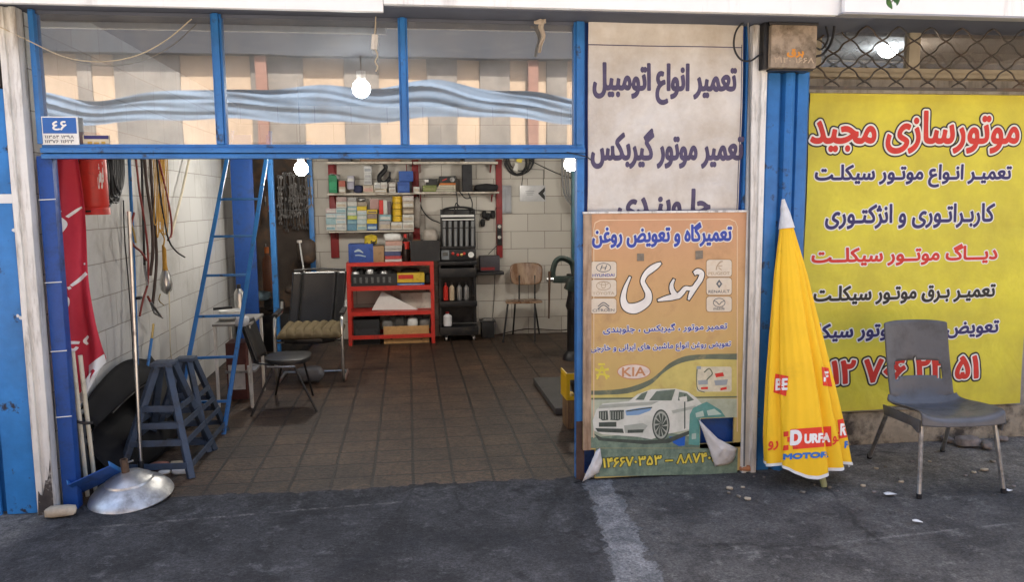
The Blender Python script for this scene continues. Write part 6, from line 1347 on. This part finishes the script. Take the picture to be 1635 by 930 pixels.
MB().box((P(893, 690, 1.3).x, 1.47, .006), (1.75, 2.6, .06)).build('concrete_plinth', mat('greasy_concrete', (.06, .055, .05), .7, var=.3, dirt=(.03, .03, .03), bump=.4), label='low greasy concrete plinth behind the yellow crate', cat='plinth', bevel=.01)
stone('oily_bundle', V((xg+.18, 1.155, zq+.013)), (.26, .18, .16), RUBBER, 'black oily bundle lying in the yellow crate', 'bundle', 140)

# ================================================================== LEFT BACK: tool corner, table, chairs
YCB = 4.3
tc_ = thing('tool_cabinet', 'blue framed tool cabinet in the back left corner', 'cabinet', (-1.55, 4.8, 0))
xA, xB, xC, xD = P(374, 400, YCB).x, P(409, 400, YCB).x, P(437, 400, YCB).x, P(500, 400, 5.2).x
MB().box((xA, YCB, .02), (xB, YCB+.03, 2.5)).build('door', BLUE_DARK, tc_, bevel=.004)
MB().box((xC-.03, YCB-.01, .006), (xC+.03, YCB+.05, 2.5)).build('post', BLUE, tc_, bevel=.004); MB().box((xD-.03, 5.15, .006), (xD+.03, 5.2, 2.5)).build('post', BLUE, tc_, bevel=.004)
BRD = mat('dark_tool_board', (.05, .036, .028), .7, var=.4, scale=5, dirt=(.16, .09, .05), damt=.4, dscale=4)
MB().box((xB-.3, 5.36, .4), (xD-.031, 5.38, 2.5)).build('back_board', BRD, tc_); MB().box((xB-.25, 4.7, .006), (xD-.035, 5.35, .45)).build('bench', BLACK_M, tc_, bevel=.01)
# hanging spanners
proto = None; rr = random.Random(5); k = 0
def spanner(L):
    t = thing('spanner', 'steel spanner hanging in rows inside the blue framed tool cabinet', 'spanner', (0, 0, 0), 'spanners hanging in the tool cabinet')
    MB().prism([(-.006, 0, -L), (.006, 0, -L), (.0075, 0, 0), (-.0075, 0, 0)], (0, .006, 0)).build('shaft', CHROME, t, bevel=.0015)
    n = 14; ring_ = [((.018*math.cos(2*math.pi*i/n), 0, .014+.018*math.sin(2*math.pi*i/n)), (.009*math.cos(2*math.pi*i/n), 0, .014+.009*math.sin(2*math.pi*i/n))) for i in range(n)]
    mb = MB()
    for i in range(n):
        (a, b), (c, d) = ring_[i], ring_[(i+1) % n]; f0 = [V(a), V(c), V(d), V(b)]; mb.prism(f0, (0, .008, 0))
    mb.build('ring_end', CHROME, t)
    MB().prism([(-.007, 0, -L), (-.02, 0, -L-.016), (-.018, 0, -L-.04), (-.007, 0, -L-.042), (-.008, 0, -L-.02), (.008, 0, -L-.02), (.007, 0, -L-.042), (.018, 0, -L-.04), (.02, 0, -L-.016), (.007, 0, -L)], (0, .008, 0)).build('open_end', CHROME, t)
    return t
CHROME_ = CHROME; CHROME = mat('oily_tool_steel', (.2, .2, .2), .45, .9, var=.4, scale=30, dirt=(.05, .04, .035), damt=.45); pr_ = spanner(.16); CHROME = CHROME_
for row, (y, n, x0, x1) in enumerate(((282, 13, 444, 494), (300, 13, 445, 495), (318, 12, 446, 494), (338, 10, 447, 492))):
    for i in range(n):
        p = P(x0+(x1-x0)*(i+rr.uniform(-.25, .25))/(n-1), y+rr.uniform(-4, 4), 5.1+.05*row+rr.uniform(-.03, .03)); s_ = rr.uniform(.75, 1.25)
        if row == 0 and i == 0: pr_.location = p; BASE[pr_] = p; continue
        dup(pr_, p, (0, rr.uniform(-.08, .08), rr.uniform(-.5, .5)), scale=(1.15, 1.2, s_))
for y in (280, 298, 316, 336): a, b = P(443, y, 5.2), P(497, y, 5.2); MB().tube([V((a.x, 5.22, a.z)), V((b.x, 5.22, b.z))], .004, 6).build('hanging_rail', STEEL, tc_)
rt = random.Random(9)
for i in range(14):
    x, y = rt.uniform(412, 436), rt.uniform(262, 400); p = P(x, y, 4.9); L = rt.uniform(.1, .22)
    t = thing('hanging_tool', 'small dark tool hanging behind the blue post', 'tool', p, 'tools hanging behind the blue post'); MB().tube([p, p-V((0, 0, L*.55))], .006, 6).build('shank', STEEL, t); MB().tube([p-V((0, 0, L*.55)), p-V((0, 0, L))], .011, 8).build('grip', (BLACK, RED_D, RUBBER, BLUE_DARK)[i % 4], t)
lv = thing('breaker_bar', 'long chrome breaker bar leaning behind the armchair', 'bar', P(480, 442, 3.7)); MB().tube([P(478, 386, 3.8), P(487, 445, 3.6)], .009, 8).build('shaft', CHROME, lv); MB().obox(P(478, 386, 3.8), (.05, .03, .03)).build('head', CHROME, lv, bevel=.005)
for i, (x, y, s_, lb, m_) in enumerate(((418, 480, .2, 'grey blue rag heap on the cabinet bench', mat('blue_grey_rag', (.12, .17, .2), .9, var=.4)), (438, 496, .24, 'dark rag heap left of the armchair back', RUBBER), (470, 470, .2, 'brown bundle on the bench behind the armchair', BRD), (490, 420, .22, 'brown leather bag hanging in the tool corner', BRD))): stone('rag_heap' if i < 3 else 'leather_bag', P(x, y, 4.75), (s_, s_, s_*.6 if i < 3 else .3), m_, lb, 'rag' if i < 3 else 'bag', 150+i)
bottle('orange capped bottle on the cabinet bench', 427, 395, 465, 16, mat('brown_bottle', (.16, .06, .03), .4), mat('orange_cap', (.6, .16, .03), .4), 4.6)

# small table with pans and flask
tb = thing('small_table', 'low steel table behind the ladder with pans on it', 'table', (-1.57, 2.4, 0)); ztb = P(399, 517, 2.15).z; xa, xb = P(338, 519, 2.15).x, P(400, 517, 2.15).x; xa = max(xa, -2.0)
MB().box((xa, 2.15, ztb-.02), (xb, 2.75, ztb)).build('tabletop', mat('grey_tabletop', (.22, .21, .2), .5, var=.2, dirt=(.1, .09, .08)), tb, bevel=.004)
for x, y in ((xa+.02, 2.17), (xb-.02, 2.17), (xa+.02, 2.72), (xb-.02, 2.72)): MB().box((x-.012, y-.012, .005), (x+.012, y+.012, ztb-.0205)).build('leg', WHITE_P, tb, bevel=.002)
MB().box((xa+.03, 2.4, .25), (xb-.03, 2.7, .27)).build('lower_shelf', STEEL, tb)
pnm = mat('white_enamel', (.72, .72, .7), .3, var=.08); 
for i, (x, y, r_, h_) in enumerate(((365, 512, .12, .03), (367, 503, .11, .05))):
    p = P(x, y, 2.35); z0 = ztb+.001+(.034 if i else 0)
    MB().lathe([(r_*.6, 0), (r_*.66, .002), (r_, h_), (r_*.98, h_+.002), (r_*.62, .006)], (p.x, 2.4, z0), 28).build('dish', pnm, label=('lower', 'upper')[i]+' white enamel dish stacked on the small table', cat='dish', group='enamel dishes')
p = P(350, 496, 2.35); MB().tube([V((p.x-.06, 2.4, ztb+.1)), V((p.x+.1, 2.4, ztb+.11))], .012, 8).build('utensil', BLACK, label='dark utensil handle lying across the dishes', cat='utensil')
fl = bottle('steel vacuum flask standing on the small table', 382, 455, 512, 15, CHROME, BLACK, 2.5, zb=ztb+.001, name='flask', cat='flask', prof=lambda r_, h_: [(r_, 0), (r_, h_*.7), (r_*.9, h_*.76), (r_*.6, h_*.84), (r_*.5, h_*.87)])
bx = carton('dark red carton with a white label under the small table', (364, 548, 392, 636), (.1, .03, .025), (.55, .52, .5), Y=2.42, dep=.25, zb=.005)
# folding chair
fc = thing('folding_chair', 'black folding chair with thin legs beside the small table', 'chair', (-1.05, 2.1, 0)); BV = mat('black_vinyl', (.02, .02, .021), .38, var=.25, scale=6, dirt=(.06, .055, .05), damt=.34, bump=.1)
zf = P(460, 580, 2.0).z; x0, x1 = P(418, 580, 1.95).x, P(492, 575, 1.95).x
MB().prism(chaikin([(x0, 1.92, zf), (x1-.05, 1.9, zf), (x1, 2.05, zf), (x1, 2.25, zf), (x1-.06, 2.34, zf), (x0, 2.34, zf)], 2), (0, 0, .04)).build('seat', BV, fc, bevel=.01)
def fback(u, v): y = 1.93+.4*u; return V((x0-.06-.1*v+.03*(2*u-1)**2, y, zf+.02+.33*v))
MB().grid(fback, 14, 12).build('backrest', BV, fc, solid=.025, ang=60)
for (sx, sy, gx, gy) in ((x1-.12, 1.93, 506, 659), (x0+.1, 1.93, 401, 667), (x1-.1, 2.32, 500, 633), (x0+.12, 2.32, 440, 632)): g_ = G(gx, gy); MB().tube([V((sx, sy, zf-.004)), V((g_.x, g_.y, .005))], .01, 8).build('leg', BLACK_M, fc)
for y in (1.95, 2.31): MB().tube([V((x0+.1, y, zf-.006)), V((x0-.06, y, zf+.02)), V((x0-.15, y, zf+.34))], .01, 8).build('back_frame', BLACK_M, fc)
MB().tube(smooth([V((x0+.05, 1.91, zf-.012)), V(((x0+x1)/2, 1.9, zf-.012)), V((x1-.1, 1.9, zf-.012))], 4), .01, 8).build('under_frame', STEEL, fc)
stone('grey_cloth', V((x0-.14, 1.95, zf+.33)), (.1, .16, .09), mat('pale_grey_cloth', (.42, .43, .46)), 'grey cloth hung over the folding chair back', 'cloth', 160)
ws = MB().tube([P(397, 585, 1.95), G(403, 652)], .012, 8).build('white_stick', WHITE_P, label='white stick leaning in front of the folding chair', cat='stick')
# cantilever armchair with cushion
ac = thing('armchair', 'black leather armchair on chrome cantilever frame', 'armchair', (-.95, 3.1, 0))
xL, xR = -1.29, -.66; LEA = mat('black_leather', (.014, .014, .015), .3, var=.3, scale=5, dirt=(.05, .045, .04), damt=.3, bump=.08, bscale=50)
def aback(u, v):
    x = xL+.07+(xR-xL-.1)*u; s_ = 2*u-1; seam = -.018*(math.exp(-((abs(s_)-.66)/.035)**2)); return V((x+.05*v, 3.36+.12*v-.05*s_*s_+.02*math.sin(v*3), .50+.55*v)) + V((0, -seam-.02*math.cos(s_*1.5), 0))
MB().grid(aback, 46, 20).build('backrest', LEA, ac, solid=.05, ang=70)
MB().prism(chaikin([(xL+.06, 2.9, .40), (xR-.06, 2.9, .40), (xR-.06, 3.36, .38), (xL+.06, 3.36, .38)], 1), (0, 0, .06)).build('seat', LEA, ac, bevel=.02)
for s_, x in ((-1, xL), (1, xR)):
    MB().tube(smooth([V((x, 3.45, .014)), V((x, 3.05, .013)), V((x, 2.97, .03)), V((x, 2.94, .12)), V((x, 2.93, .45)), V((x, 2.95, .6)), V((x, 3.02, .655)), V((x, 3.36, .66)), V((x*1.0, 3.44, .75))], 6), .016, 10).build('frame', CHROME, ac)
    MB().bar(V((x, 2.98, .68)), V((x, 3.34, .685)), .05, .025).build('armrest', BLACK, ac, bevel=.008)
    MB().tube([V((x, 2.935, .42)), V((x-s_*.07, 3.0, .41))], .01, 6).build('bolt', CHROME, ac)
MB().tube([V((xL, 3.45, .014)), V((xR, 3.45, .014))], .013, 8).build('floor_bar', CHROME, ac)
MB().tube(smooth([aback(.02, 1)+V((0, 0, .02)), aback(.5, 1)+V((0, 0, .03)), aback(.98, 1)+V((0, 0, .02))], 6), .012, 8).build('top_trim', BLACK, ac)
CUS = mat('olive_striped_cushion', (.12, .09, .045), .8, var=.2, scale=10, dirt=(.1, .075, .04), damt=.4, dscale=6, bump=.2)
def cu(u, v):
    x = xL+.03+(xR-xL-.04)*u; y = 2.86+.5*v; e = min(u, 1-u, v, 1-v); return V((x, y, .465+.045*min(1, e*9)**.5+.022*abs(math.sin(u*22+.6*math.sin(v*5)))*min(1, e*12)+.03*v))
MB().grid(cu, 66, 24).build('cushion', CUS, label='olive striped seat cushion on the black armchair', cat='cushion', solid=.03, ang=80)
stone('grey_bag', V((-.98, 3.0, .02)), (.26, .2, .15), mat('dusk_grey_bag', (.12, .12, .13), .5), 'grey plastic bag heaped beneath the armchair', 'bag', 161)
